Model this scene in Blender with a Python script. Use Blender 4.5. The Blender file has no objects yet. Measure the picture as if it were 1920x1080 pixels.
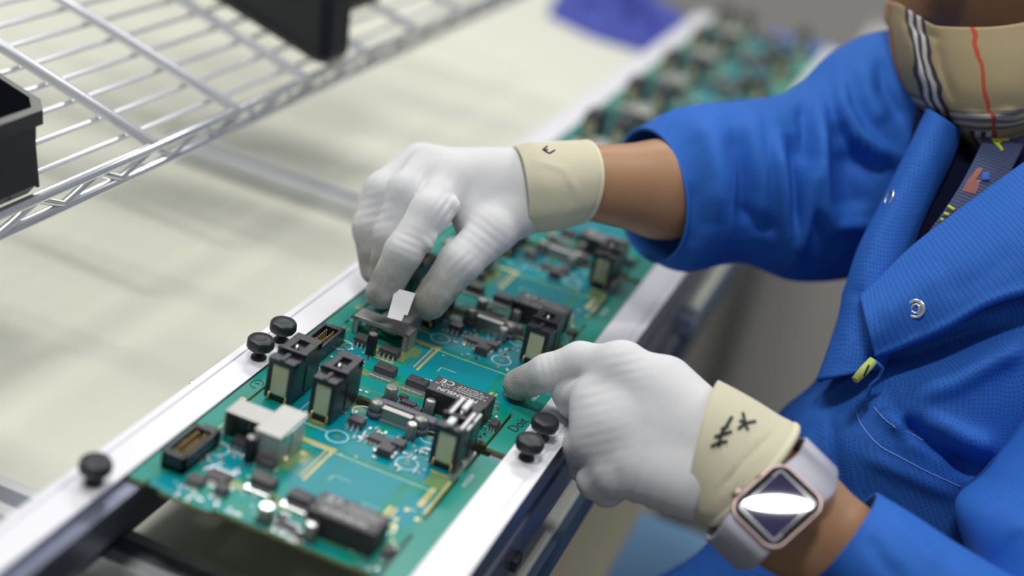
import bpy, bmesh, math, random
import numpy as np
from mathutils import Vector, Matrix
from mathutils.bvhtree import BVHTree
random.seed(7); rng = np.random.default_rng(5)
SC = bpy.context.scene; COL = SC.collection
# ---------------------------------------------------------------- units: 1 u = 1.08 mm, board top is z = 0 u
S = 0.00108; ZF = 0.86                      # board top stands 0.86 m above the floor
def W(x, y, z): return Vector((x*S, y*S, z*S + ZF))
FL = -ZF/S                                  # floor height in u
# ---------------------------------------------------------------- camera
FPX = 2631.57; H = 370.0
R_ = np.array([.91779875, .34415432, .19799811]); D_ = np.array([.31790979, -.33822708, -.88574026]); F_ = np.array([-.23786301, .87587685, -.41983442])
CO = np.array([0, 0, H])
cam = bpy.data.objects.new('camera', bpy.data.cameras.new('camera')); COL.objects.link(cam)
cam.data.sensor_width = 36; cam.data.lens = FPX/1920*36
m = Matrix.Identity(4)
for i in range(3):
    m[i][0] = R_[i]; m[i][1] = -D_[i]; m[i][2] = -F_[i]
m.translation = W(0, 0, H); cam.matrix_world = m
cam.data.clip_start = 0.02; cam.data.clip_end = 60
cam.data.dof.use_dof = True; cam.data.dof.focus_distance = 745*S; cam.data.dof.aperture_fstop = 2.25
SC.camera = cam
SC.view_settings.view_transform = 'Standard'; SC.view_settings.look = 'None'; SC.view_settings.gamma = 1
SC.view_settings.exposure = 0.0; SC.view_settings.use_curve_mapping = False
# ---------------------------------------------------------------- world and room lights
wd = bpy.data.worlds.new('world'); SC.world = wd; wd.use_nodes = True
bg = wd.node_tree.nodes['Background']; bg.inputs[0].default_value = (.86, .92, 1, 1); bg.inputs[1].default_value = 0.22
LIGHTS = [(-0.22, 0.11, .8), (-1.25, 1.1, 1.05), (0.7, 1.5, .9), (-0.9, 2.6, 1.0)]   # ceiling light centres in m
for (lx, ly, pw) in LIGHTS:
    ld = bpy.data.lights.new('ceiling_lamp', 'AREA'); ld.shape = 'ELLIPSE' if lx == -.22 else 'RECTANGLE'; ld.size = 0.12 if lx == -.22 else .3; ld.size_y = 0.42 if lx == -.22 else 1.15  # first lamp's oval form is set for its glint in the watch glass
    ld.energy = 17.5*pw; ld.color = (1, .985, .95)
    lo = bpy.data.objects.new('ceiling_lamp', ld); COL.objects.link(lo); lo.location = (lx, ly, ZF+1.72); lo.rotation_euler = (0, 0, math.pi/2+(.31 if lx == -.22 else 0))
# ---------------------------------------------------------------- helpers: pixel geometry
def P(px, py, d):                            # a point at optical depth d (u)
    return CO + d*(F_ + (px-960)/FPX*R_ + (py-540)/FPX*D_)
def G(px, py, z=0):                          # a point at height z (u)
    r = F_ + (px-960)/FPX*R_ + (py-540)/FPX*D_
    return CO + r*(z-H)/r[2]
def PJ(v):                                   # u points (N,3) -> pixels
    q = np.atleast_2d(v) - CO; z = q@F_
    return np.stack([960+FPX*(q@R_)/z, 540+FPX*(q@D_)/z], 1), z
# ---------------------------------------------------------------- helpers: objects
def tag(o, label=None, cat=None, group=None, kind=None):
    if label: o['label'] = label
    if cat: o['category'] = cat
    if group: o['group'] = group
    if kind: o['kind'] = kind
    return o
ORG = {}
def empty(name, loc, label=None, cat=None, group=None, parent=None):
    o = bpy.data.objects.new(name, None); COL.objects.link(o); w = W(*loc); o.empty_display_size = .01
    ORG[o] = w
    if parent: o.parent = parent; o.location = w - ORG[parent]
    else: o.location = w
    return tag(o, label, cat, group)
def link(me, name, mat, parent=None, org=None, smooth=False):
    """me: mesh whose vertices are in u, world frame"""
    co = np.zeros(len(me.vertices)*3); me.vertices.foreach_get('co', co); co = co.reshape(-1, 3)
    if org is None:
        if parent is not None: org_w = ORG[parent]
        else:
            c = (co.min(0)+co.max(0))/2; org_w = W(c[0], c[1], co[:, 2].min())
    else: org_w = W(*org)
    co = co*S + np.array([0, 0, ZF]) - np.array(org_w)
    me.vertices.foreach_set('co', co.reshape(-1)); me.update()
    o = bpy.data.objects.new(name, me); COL.objects.link(o); ORG[o] = org_w
    if parent is not None: o.parent = parent; o.location = org_w - ORG[parent]
    else: o.location = org_w
    if mat: me.materials.append(mat)
    if smooth: me.polygons.foreach_set('use_smooth', [True]*len(me.polygons))
    return o
class MB:
    def __init__(s): s.b = bmesh.new(); s.mi = 0
    def _m(s, fs):
        for f in fs: f.material_index = s.mi
    def box(s, x0, x1, y0, y1, z0, z1, bev=0, taper=0, rot=0):
        t = taper
        vs = [s.b.verts.new(c) for c in [(x0, y0, z0), (x1, y0, z0), (x1, y1, z0), (x0, y1, z0), (x0+t, y0+t, z1), (x1-t, y0+t, z1), (x1-t, y1-t, z1), (x0+t, y1-t, z1)]]
        fs = [s.b.faces.new([vs[i] for i in q]) for q in [(3, 2, 1, 0), (4, 5, 6, 7), (0, 1, 5, 4), (1, 2, 6, 5), (2, 3, 7, 6), (3, 0, 4, 7)]]
        s._m(fs)
        if rot: bmesh.ops.rotate(s.b, verts=vs, cent=((x0+x1)/2, (y0+y1)/2, z0), matrix=Matrix.Rotation(rot, 3, 'Z'))
        if bev:
            r = bmesh.ops.bevel(s.b, geom=list({e for f in fs for e in f.edges}), offset=bev, segments=2, affect='EDGES', profile=.6)
            s._m(r['faces'])
        return s
    def lathe(s, x, y, prof, n=24, ax='z', cap=True):
        rings = []
        for r, z in prof:
            rings.append([s.b.verts.new((x+r*math.cos(2*math.pi*i/n), y+r*math.sin(2*math.pi*i/n), z)) for i in range(n)])
        fs = []
        for a, b in zip(rings, rings[1:]):
            for i in range(n): fs.append(s.b.faces.new((a[i], a[(i+1) % n], b[(i+1) % n], b[i])))
        if cap: fs.append(s.b.faces.new(rings[0][::-1])); fs.append(s.b.faces.new(rings[-1]))
        for f in fs: f.smooth = True
        s._m(fs); return s
    def tube(s, pts, r, n=8, closed=False):
        pts = [Vector(p) for p in pts]; rings = []; up = None
        for i, p in enumerate(pts):
            a = pts[i-1] if (i > 0 or closed) else p; b = pts[(i+1) % len(pts)] if (i < len(pts)-1 or closed) else p
            t = (b-a).normalized()
            if up is None: up = t.orthogonal().normalized()
            u = (up - t*up.dot(t))
            u = u.normalized() if u.length > 1e-6 else t.orthogonal().normalized()
            up = u; v = t.cross(u); rr = r[i] if isinstance(r, (list, tuple)) else r
            rings.append([s.b.verts.new(p+u*rr*math.cos(2*math.pi*k/n)+v*rr*math.sin(2*math.pi*k/n)) for k in range(n)])
        fs = []
        for i in range(len(rings)-(0 if closed else 1)):
            a = rings[i]; b = rings[(i+1) % len(rings)]
            for k in range(n): fs.append(s.b.faces.new((a[k], a[(k+1) % n], b[(k+1) % n], b[k])))
        if not closed: fs.append(s.b.faces.new(rings[0][::-1])); fs.append(s.b.faces.new(rings[-1]))
        for f in fs: f.smooth = len(f.verts) == 4
        s._m(fs); return s
    def quad(s, pts):
        f = s.b.faces.new([s.b.verts.new(p) for p in pts]); s._m([f]); return s
    def prism(s, poly, z0, z1, bev=0):
        n = len(poly); a = [s.b.verts.new((x, y, z0)) for x, y in poly]; b = [s.b.verts.new((x, y, z1)) for x, y in poly]
        fs = [s.b.faces.new(a[::-1]), s.b.faces.new(b)]+[s.b.faces.new((a[i], a[(i+1) % n], b[(i+1) % n], b[i])) for i in range(n)]
        s._m(fs)
        if bev: r = bmesh.ops.bevel(s.b, geom=list({e for f in fs for e in f.edges}), offset=bev, segments=2, affect='EDGES'); s._m(r['faces'])
        return s
    def ring(s, x, y, r0, r1, z, n=28):
        a = [s.b.verts.new((x+r0*math.cos(2*math.pi*i/n), y+r0*math.sin(2*math.pi*i/n), z)) for i in range(n)]
        b = [s.b.verts.new((x+r1*math.cos(2*math.pi*i/n), y+r1*math.sin(2*math.pi*i/n), z)) for i in range(n)]
        s._m([s.b.faces.new((a[i], b[i], b[(i+1) % n], a[(i+1) % n])) for i in range(n)]); return s
    def obj(s, name, mat, parent=None, org=None, smooth=False):
        me = bpy.data.meshes.new(name); s.b.normal_update(); s.b.to_mesh(me); s.b.free()
        mats = mat if isinstance(mat, (list, tuple)) else [mat]
        o = link(me, name, None, parent, org)
        for k in mats: me.materials.append(k)
        if smooth: me.polygons.foreach_set('use_smooth', [True]*len(me.polygons))
        return o
def pymesh(name, v, f, uv=None):
    me = bpy.data.meshes.new(name); me.from_pydata([tuple(p) for p in v], [], [tuple(q) for q in f]); me.update()
    if uv is not None:
        l = me.uv_layers.new(name='UVMap'); idx = np.zeros(len(me.loops), int); me.loops.foreach_get('vertex_index', idx)
        l.data.foreach_set('uv', np.asarray(uv, float)[idx].reshape(-1))
    return me
def text_mesh(txt, size, origin, ux, uy, name, mat, parent, extr=0.0):
    cu = bpy.data.curves.new('t', 'FONT'); cu.body = txt; cu.size = size; cu.align_x = 'CENTER'; cu.align_y = 'CENTER'
    ob = bpy.data.objects.new('t', cu); COL.objects.link(ob)
    bpy.context.view_layer.update()
    me = bpy.data.meshes.new_from_object(ob.evaluated_get(bpy.context.evaluated_depsgraph_get()))
    bpy.data.objects.remove(ob); bpy.data.curves.remove(cu)
    ux = np.array(ux, float); uy = np.array(uy, float); o3 = np.array(origin, float)
    for v in me.vertices:
        c = o3 + ux*v.co.x + uy*v.co.y; v.co = c
    me.materials.clear(); me.name = name
    return link(me, name, mat, parent)
def copy_tree(o, parent=None, name=None):
    c = o.copy(); COL.objects.link(c)
    if parent is not None: c.parent = parent
    for ch in list(CH.get(o, [])): copy_tree(ch, c)
    return c
CH = {}
def index_children():
    CH.clear()
    for o in bpy.data.objects:
        if o.parent: CH.setdefault(o.parent, []).append(o)
# ---------------------------------------------------------------- materials
def mat(name, col, rough=.5, metal=0, spec=.5, coat=0, bump=None, noise=None, trans=0, emit=None, sheen=0, sss=0, coat_r=.1):
    """bump=(kind, scale, strength, dist) ; noise=(scale, amount, other colour)"""
    M = bpy.data.materials.new(name); M.use_nodes = True; nt = M.node_tree; N = nt.nodes; L = nt.links; b = N['Principled BSDF']
    I = b.inputs; I['Base Color'].default_value = (*col, 1); I['Roughness'].default_value = rough; I['Metallic'].default_value = metal
    I['Specular IOR Level'].default_value = spec; I['Coat Weight'].default_value = coat; I['Coat Roughness'].default_value = coat_r
    I['Transmission Weight'].default_value = trans; I['Sheen Weight'].default_value = sheen; I['Subsurface Weight'].default_value = sss
    if sss: I['Subsurface Radius'].default_value = (.004, .0015, .0008); I['Subsurface Scale'].default_value = 1
    if emit: I['Emission Color'].default_value = (*emit[0], 1); I['Emission Strength'].default_value = emit[1]
    tc = N.new('ShaderNodeTexCoord')
    if noise:
        n = N.new('ShaderNodeTexNoise'); n.inputs['Scale'].default_value = noise[0]; n.inputs['Detail'].default_value = 4
        L.new(tc.outputs['Object'], n.inputs['Vector'])
        mr = N.new('ShaderNodeMapRange'); mr.inputs[1].default_value = .35; mr.inputs[2].default_value = .65; mr.inputs[4].default_value = noise[1]
        L.new(n.outputs['Fac'], mr.inputs[0])
        mx = N.new('ShaderNodeMix'); mx.data_type = 'RGBA'; mx.inputs[6].default_value = (*col, 1); mx.inputs[7].default_value = (*noise[2], 1)
        L.new(mr.outputs[0], mx.inputs[0]); L.new(mx.outputs[2], I['Base Color'])
    if bump:
        k, sc, st, di = bump
        if k == 'noise':
            t = N.new('ShaderNodeTexNoise'); t.inputs['Scale'].default_value = sc; t.inputs['Detail'].default_value = 5; out = t.outputs['Fac']
            L.new(tc.outputs['Object'], t.inputs['Vector'])
        elif k == 'wave':
            t = N.new('ShaderNodeTexWave'); t.inputs['Scale'].default_value = sc; t.inputs['Distortion'].default_value = 1.2; out = t.outputs['Fac']
            L.new(tc.outputs['Object'], t.inputs['Vector'])
        elif k == 'uvwave':
            t = N.new('ShaderNodeTexWave'); t.inputs['Scale'].default_value = sc; out = t.outputs['Fac']; L.new(tc.outputs['UV'], t.inputs['Vector'])
        bp = N.new('ShaderNodeBump'); bp.inputs['Strength'].default_value = st; bp.inputs['Distance'].default_value = di
        L.new(out, bp.inputs['Height']); L.new(bp.outputs[0], I['Normal'])
    return M
def nd(M): return M.node_tree.nodes, M.node_tree.links, M.node_tree.nodes['Principled BSDF']
def fabric(name, col, dark, cell, bump=.25):
    """woven cloth: a small grid of darker carbon dots, in UV units of u"""
    M = mat(name, col, .74, spec=.22); N, L, b = nd(M)
    tc = N.new('ShaderNodeTexCoord'); mp = N.new('ShaderNodeMapping'); mp.inputs['Scale'].default_value = (1/cell, 1/cell, 1); mp.inputs['Rotation'].default_value = (0, 0, .35)
    L.new(tc.outputs['UV'], mp.inputs[0])
    fr = N.new('ShaderNodeVectorMath'); fr.operation = 'FRACTION'; L.new(mp.outputs[0], fr.inputs[0])
    di = N.new('ShaderNodeVectorMath'); di.operation = 'DISTANCE'; di.inputs[1].default_value = (.5, .5, 0); L.new(fr.outputs[0], di.inputs[0])
    mr = N.new('ShaderNodeMapRange'); mr.inputs[1].default_value = .18; mr.inputs[2].default_value = .34; mr.inputs[3].default_value = 1; mr.inputs[4].default_value = 0; L.new(di.outputs['Value'], mr.inputs[0])
    n = N.new('ShaderNodeTexNoise'); n.inputs['Scale'].default_value = 40; n.inputs['Detail'].default_value = 4; L.new(tc.outputs['Object'], n.inputs['Vector'])
    mx = N.new('ShaderNodeMix'); mx.data_type = 'RGBA'; mx.inputs[6].default_value = (*col, 1); mx.inputs[7].default_value = (*dark, 1); L.new(mr.outputs[0], mx.inputs[0]); L.new(mx.outputs[2], b.inputs['Base Color'])
    ad = N.new('ShaderNodeMath'); ad.operation = 'MULTIPLY_ADD'; ad.inputs[1].default_value = -.18; L.new(mr.outputs[0], ad.inputs[0]); L.new(n.outputs['Fac'], ad.inputs[2])
    bp = N.new('ShaderNodeBump'); bp.inputs['Strength'].default_value = bump; bp.inputs['Distance'].default_value = .0014
    L.new(ad.outputs[0], bp.inputs['Height']); L.new(bp.outputs[0], b.inputs['Normal'])
    return M
def knit(name, col, dirt, rib, strength, rough=.8):
    """glove knit: fine wavy ribs, stains from the 'coat' attribute at the fingertips"""
    M = mat(name, col, rough, spec=.25); N, L, b = nd(M)
    tc = N.new('ShaderNodeTexCoord')
    at = N.new('ShaderNodeAttribute'); at.attribute_name = 'coat'
    n = N.new('ShaderNodeTexNoise'); n.inputs['Scale'].default_value = 90; n.inputs['Detail'].default_value = 6; L.new(tc.outputs['Object'], n.inputs['Vector'])
    mu = N.new('ShaderNodeMath'); mu.operation = 'MULTIPLY'; L.new(at.outputs['Fac'], mu.inputs[0])
    mr = N.new('ShaderNodeMapRange'); mr.inputs[1].default_value = .3; mr.inputs[2].default_value = .6; mr.inputs[3].default_value = .5; L.new(n.outputs['Fac'], mr.inputs[0]); L.new(mr.outputs[0], mu.inputs[1])
    mx = N.new('ShaderNodeMix'); mx.data_type = 'RGBA'; mx.inputs[6].default_value = (*col, 1); mx.inputs[7].default_value = (*dirt, 1); L.new(mu.outputs[0], mx.inputs[0]); L.new(mx.outputs[2], b.inputs['Base Color'])
    wv = N.new('ShaderNodeTexWave'); wv.inputs['Scale'].default_value = rib; wv.inputs['Distortion'].default_value = 5; wv.inputs['Detail'].default_value = 2; wv.inputs['Detail Scale'].default_value = .4; L.new(tc.outputs['Object'], wv.inputs['Vector'])
    wv.bands_direction = 'DIAGONAL'
    n2 = N.new('ShaderNodeTexNoise'); n2.inputs['Scale'].default_value = 45; n2.inputs['Detail'].default_value = 3; L.new(tc.outputs['Object'], n2.inputs['Vector'])
    ad = N.new('ShaderNodeMath'); ad.operation = 'MULTIPLY_ADD'; ad.inputs[1].default_value = 3.5; L.new(n2.outputs['Fac'], ad.inputs[0]); L.new(wv.outputs['Fac'], ad.inputs[2])
    bp = N.new('ShaderNodeBump'); bp.inputs['Strength'].default_value = strength; bp.inputs['Distance'].default_value = .0006
    L.new(ad.outputs[0], bp.inputs['Height']); L.new(bp.outputs[0], b.inputs['Normal'])
    return M
m_table = mat('cream_mat', (.70, .705, .61), .5, spec=.25, noise=(6, .35, (.66, .665, .575)))
m_tedge = mat('table_edge', (.07, .11, .17), .5)
m_floor = mat('floor', (.1, .1, .09), .5, noise=(3, .6, (.14, .135, .115)))
m_rail = mat('white_aluminium', (.80, .80, .85), .38, metal=.15, spec=.5)
m_alu = mat('aluminium', (.62, .63, .66), .32, metal=.85)
m_side = mat('rail_side_shaded', (.22, .24, .33), .3, metal=.8)  # dark blue puts shade and the coat's reflection into the rail colour
m_bar = mat('bar_aluminium', (.66, .67, .69), .38, metal=.3)
m_groove = mat('groove', (.25, .26, .3), .4, metal=.5)
m_chrome = mat('chrome', (.86, .87, .9), .22, metal=.8)
m_wire = mat('wire', (.80, .81, .86), .3, metal=.45)
m_blackp = mat('black_plastic', (.012, .012, .015), .35, spec=.45, bump=('noise', 900, .15, .0003))
m_bin = mat('bin_plastic', (.012, .013, .017), .3, spec=.5)
m_knob = mat('knob_black', (.02, .022, .027), .42, spec=.5, bump=('noise', 500, .2, .0004))
m_ic = mat('ic_black', (.03, .028, .032), .5, spec=.4)
m_ictop = mat('ic_top', (.06, .055, .062), .42, spec=.5)
m_hold = mat('holder_black', (.022, .022, .03), .3, spec=.55, bump=('noise', 300, .15, .0004))
m_tin = mat('tin', (.50, .50, .49), .42, metal=.6, noise=(40, .4, (.42, .41, .36)))
m_solder = mat('solder', (.85, .86, .88), .22, metal=.9)
m_gold = mat('gold', (.72, .56, .24), .3, metal=.7)
m_goldm = mat('gold_mask', (.60, .50, .20), .4, metal=.2, coat=.3)
m_silk = mat('silkscreen', (.6, .9, .92), .6)
m_silkw = mat('silkscreen_white', (.8, .88, .88), .6)
m_ink = mat('ink', (.01, .02, .02), .7)
m_fr4 = mat('fr4_edge', (.28, .36, .12), .6, noise=(300, .5, (.4, .38, .12)))
m_amber = mat('amber_window', (.52, .58, .42), .22, coat=.5, noise=(90, .8, (.55, .45, .25)))
m_grayc = mat('grey_can', (.3, .31, .29), .35, metal=.5)
m_violet = mat('grey_violet_core', (.12, .115, .15), .45)
m_white = mat('white_plastic', (.82, .82, .84), .4)
m_print = mat('white_print', (.75, .75, .77), .6)
m_label = mat('paper_label', (.74, .74, .77), .5)
m_glove = knit('white_glove', (.71, .71, .73), (.30, .285, .26), 420, .32)
m_cuff = mat('cream_rib', (.74, .70, .52), .85, spec=.2, sheen=.2, bump=('uvwave', .42, .5, .0008))
m_skin = mat('skin', (.42, .235, .13), .45, spec=.4, sss=.12, noise=(25, .5, (.36, .19, .10)), bump=('noise', 260, .12, .0006))
m_blue = fabric('blue_cloth', (.026, .135, .53), (.017, .095, .40), 2.5, .25)
m_blues = fabric('blue_sleeve', (.026, .14, .54), (.021, .12, .48), 2.5, .15)
m_navy = mat('navy_shirt', (.006, .008, .03), .9, spec=.1)
m_trou = mat('trousers', (.045, .045, .05), .85, spec=.15, noise=(10, .5, (.055, .055, .055)))
m_strap = mat('watch_strap', (.47, .47, .55), .5, spec=.4)
m_rose = mat('rose_gold', (.52, .39, .36), .38, metal=.8)
m_glass = mat('watch_glass', (.006, .006, .01), .03, spec=.8, coat=1, coat_r=.02)
m_screen = mat('watch_screen', (.012, .008, .06), .04, spec=.8, coat=1, coat_r=.02, emit=((.06, .04, .25), .03))
m_grid = mat('watch_border', (.3, .3, .33), .05, spec=.8, coat=1)
m_cloth2 = mat('violet_blue_cloth', (.05, .07, .36), .8, bump=('noise', 30, .5, .003))
m_lblue = mat('light_blue_plastic', (.30, .58, .92), .5)
m_beige = mat('beige_card', (.42, .4, .3), .7)
m_hair = mat('hair', (.015, .012, .012), .6)
m_tag = mat('green_tag', (.42, .5, .12), .6)
m_thread = mat('thread', (.16, .3, .75), .8)
m_yel = mat('yellow_thread', (.62, .68, .05), .7)
m_orange = mat('orange_thread', (.75, .25, .12), .7)
m_lblu = mat('blue_thread', (.03, .12, .5), .7)
m_wall = mat('wall_paint', (.6, .58, .56), .7)
# circuit board surface
m_pcb = mat('solder_mask', (.0, .25, .23), .32, spec=.25, coat=.0, coat_r=.15)
N, L, b = nd(m_pcb)
tc = N.new('ShaderNodeTexCoord')
vo = N.new('ShaderNodeTexBrick'); vo.inputs['Scale'].default_value = 42; vo.inputs['Brick Width'].default_value = 1.3; vo.inputs['Row Height'].default_value = .8; vo.inputs['Mortar Size'].default_value = .03
vo.inputs['Color1'].default_value = (.0, .20, .17, 1); vo.inputs['Color2'].default_value = (.003, .27, .25, 1); vo.inputs['Mortar'].default_value = (.07, .27, .12, 1)
L.new(tc.outputs['Object'], vo.inputs['Vector'])
nz = N.new('ShaderNodeTexNoise'); nz.inputs['Scale'].default_value = 30; L.new(tc.outputs['Object'], nz.inputs['Vector'])
mx = N.new('ShaderNodeMix'); mx.data_type = 'RGBA'; mx.inputs[7].default_value = (.0, .25, .19, 1)
mr = N.new('ShaderNodeMapRange'); mr.inputs[1].default_value = .45; mr.inputs[2].default_value = .55; L.new(nz.outputs['Fac'], mr.inputs[0])
L.new(vo.outputs['Color'], mx.inputs[6]); L.new(mr.outputs[0], mx.inputs[0])
# fine traces
wv = N.new('ShaderNodeTexWave'); wv.inputs['Scale'].default_value = 190; wv.inputs['Distortion'].default_value = 0; L.new(tc.outputs['Object'], wv.inputs['Vector'])
nz2 = N.new('ShaderNodeTexNoise'); nz2.inputs['Scale'].default_value = 55; L.new(tc.outputs['Object'], nz2.inputs['Vector'])
g1 = N.new('ShaderNodeMath'); g1.operation = 'GREATER_THAN'; g1.inputs[1].default_value = .62; L.new(nz2.outputs['Fac'], g1.inputs[0])
g2 = N.new('ShaderNodeMath'); g2.operation = 'MULTIPLY'; L.new(g1.outputs[0], g2.inputs[0]); L.new(wv.outputs['Fac'], g2.inputs[1])
mx2 = N.new('ShaderNodeMix'); mx2.data_type = 'RGBA'; mx2.inputs[7].default_value = (.05, .36, .30, 1)
g3 = N.new('ShaderNodeMath'); g3.operation = 'MULTIPLY'; g3.inputs[1].default_value = .5; L.new(g2.outputs[0], g3.inputs[0])
L.new(g3.outputs[0], mx2.inputs[0]); L.new(mx.outputs[2], mx2.inputs[6]); L.new(mx2.outputs[2], b.inputs['Base Color'])
m_pour = mat('copper_pour', (.0, .25, .31), .3, spec=.22, coat=.0, noise=(40, .5, (.0, .24, .28)))
m_strip = mat('board_strip', (.01, .26, .21), .34, spec=.35, coat=.05)
m_olive = mat('bare_board', (.14, .26, .10), .4, coat=.2)
# ================================================================ ROOM
t = MB(); t.box(-2600, 1500, -900, 4200, FL-20, FL); o = t.obj('floor', m_floor); tag(o, kind='structure')
t = MB(); t.box(-2600, 1500, 4180, 4230, FL, FL+2400); o = t.obj('wall_back', m_wall); tag(o, kind='structure')
t = MB(); t.box(-2650, -2600, -900, 4200, FL, FL+2400); o = t.obj('wall_left', m_wall); tag(o, kind='structure')
# ceiling light housings around the lamps
for (lx, ly, pw) in LIGHTS:
    x, y, z = lx/S, ly/S, 1.72/S
    e = empty('ceiling_light', (x, y, z), 'long ceiling light hanging above the assembly bench', 'ceiling light', 'ceiling lights over the bench')
    t = MB(); t.box(x-550, x+550, y-165, y+165, z+8, z+50, 3); t.obj('housing', m_white, e)
    for sx in (-480, 480):
        t = MB(); t.tube([(x+sx, y, z+50), (x+sx, y, z+700)], 3); t.obj('hanger', m_alu, e)
# ================================================================ BENCH
TZ = -62
e = empty('workbench', (-700, 800, FL), 'long workbench with a cream anti-static top under the rails and rack', 'workbench')
t = MB(); t.box(-1400, -118, -350, 1890, TZ-26, TZ, 2); t.obj('bench_top', m_table, e)
t = MB(); t.box(-1402, -116, 1890, 1896, TZ-28, TZ+1); t.box(-118, -114, -350, 1890, TZ-26, TZ-3); t.obj('edge_strip', m_tedge, e)
for sx in (-1350, -170):
    for sy in (-300, 1840):
        t = MB(); t.box(sx-20, sx+20, sy-20, sy+20, FL, TZ-26, 2); t.obj('leg', m_alu, e)
# bits seen past the bench edge
t = MB(); t.box(-150, 420, 1900, 2500, FL, -120, 4); o = t.obj('storage_cabinet', mat('cab_grey', (.62, .6, .57), .6)); tag(o, 'grey cabinet beyond the far end of the bench', 'cabinet')
t = MB(); t.box(-236, -120, 1862, 1889, TZ+.3, TZ+15, 2)
o = t.obj('blue_tray', mat('tray_blue', (.06, .16, .6), .5)); tag(o, 'flat blue tray at the far end of the circuit board rails', 'tray')
# light blue bin under the watch arm
e = empty('storage_bin', (-84, 870, FL), 'light blue plastic storage bin below the arm wearing the watch', 'bin')
t = MB(); t.box(-124, -44, 700, 1030, -292, -284, 2); t.obj('lid', m_lblue, e)
t = MB(); t.box(-121, -47, 704, 1026, FL, -292, 2); t.obj('bin_body', mat('bin_blue', (.12, .25, .5), .5), e)
t = MB(); t.box(-330, -150, 900, 1400, FL, -480, 3); o = t.obj('cardboard_box', m_beige); tag(o, 'beige cardboard box on the floor under the bench beside the light blue bin', 'box')
t = MB(); t.box(-262, -160, 380, 452, TZ, TZ+16, 2); t.box(-252, -170, 390, 442, TZ+16, TZ+30, 2); o = t.obj('weight_block', m_blackp); tag(o, 'stepped black block on the bench under the near end of the circuit boards', 'block')
# ================================================================ RAILS
def rail(xi, xo, sgn, label):
    """xi: inner edge beside the boards, xo: outer edge; sgn: +1 when the outer side is +x"""
    cx = (xi+xo)/2
    e = empty('conveyor_rail', (cx, 1000, -48), label, 'rail', 'rails of the board carrier')
    Y0, Y1 = 300, 1665
    prof = [(xi, 1.0), (xo-sgn*5.5, 1.0), (xo-sgn*5.2, .1), (xo-sgn*4.2, .1), (xo-sgn*3.8, 1.2), (xo, 1.2), (xo, -14), (xo-sgn*1.5, -15), (xo-sgn*1.5, -22), (xo, -23), (xo, -48), (xo-sgn*12, -48), (xo-sgn*12, -26), (xi-sgn*4, -26), (xi-sgn*4, -8), (xi-sgn*8, -7), (xi-sgn*8, -2.2), (xi, -2.2)]
    b_ = bmesh.new(); A = [b_.verts.new((x, Y0, z)) for x, z in prof]; B = [b_.verts.new((x, Y1, z)) for x, z in prof]
    n = len(prof)
    for i in range(n): b_.faces.new((A[i], A[(i+1) % n], B[(i+1) % n], B[i])).material_index = 1 if 4 < i else 0  # sides and inner ledge take the darker material, their shade painted in
    b_.faces.new(A[::-1]); b_.faces.new(B)
    bmesh.ops.recalc_face_normals(b_, faces=b_.faces)
    q = MB(); q.b.free(); q.b = b_; q.obj('rail_body', [m_rail, m_side], e)
    for yy in ((560, 705) if sgn > 0 else ()):
        t = MB(); t.box(xo-.2, xo+3, yy, yy+10, -46, -39, .8); t.obj('bumper', m_knob, e)
    return e
rail(-279.5, -299.5, -1, 'white aluminium rail along the left edge of the circuit boards, beside the bare bench')
rail(-143, -122, 1, 'white aluminium rail along the right edge of the circuit boards, under the worker\'s arms')
t = MB(); t.box(-316, -300, 571, 575, -34, -17, 1)
o = t.obj('rail_clamp', m_alu); tag(o, 'small metal clamp sticking out behind the left rail', 'clamp')
for yy, lab in ((472, 'square aluminium cross bar under the near end of the rails'), (933, 'aluminium cross bar under the rails, reaching left beneath the wire rack')):
    e = empty('cross_bar', (-330, yy, TZ), lab, 'bar', 'cross bars carrying the rails')
    t = MB(); t.box(-560, -112, yy-13, yy+13, TZ, -48.5, 1.5); t.obj('bar', m_bar, e)
    t = MB(); t.box(-560, -112, yy-5, yy+5, -48.6, -48.2); t.obj('groove', m_groove, e)
# knobs
def knob(x, y, label):
    e = empty('thumb_screw', (x, y, 1), label, 'thumb screw', 'black thumb screws on the rails')
    pr = []
    t = MB(); n = 28; prof = [(6.9, 7.2, 1), (7.4, 8.6, 1), (7.2, 11.6, 1), (6.3, 12.8, 0), (3, 12.5, 0), (.3, 12.4, 0)]
    prof = [(3.2, 5.6, 0), (5.6, 6.2, 0)] + prof
    rings = []
    for r, z, k in prof:
        rings.append([t.b.verts.new((x+(r-(.35 if (k and i % 4 == 0) else 0))*math.cos(2*math.pi*i/n), y+(r-(.35 if (k and i % 4 == 0) else 0))*math.sin(2*math.pi*i/n), z)) for i in range(n)])
    for a, b2 in zip(rings, rings[1:]):
        for i in range(n): t.b.faces.new((a[i], a[(i+1) % n], b2[(i+1) % n], b2[i]))
    t.b.faces.new(rings[0][::-1]); t.b.faces.new(rings[-1])
    t.obj('screw_head', m_knob, e, smooth=True)
    t = MB(); t.lathe(x, y, [(4.2, 1.05), (4.2, 1.8), (2.6, 2.2), (2.6, 5.8)], 16); t.obj('stem', m_knob, e)
for px, py, lab in ((533, 604, 'black thumb screw on the left rail, the farther of the touching pair'), (490, 635, 'black thumb screw on the left rail, the nearer of the pair beside the tall holders'),
                    (180, 864, 'lone black thumb screw on the near part of the left rail'), (1024, 786, 'black thumb screw on the right rail, touching the gloved fingers'), (994, 822, 'black thumb screw on the right rail, just nearer than the one at the glove')):
    g = G(px, py, 12.4); knob(-286.5 if px < 800 else -133.5, g[1], lab)
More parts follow.
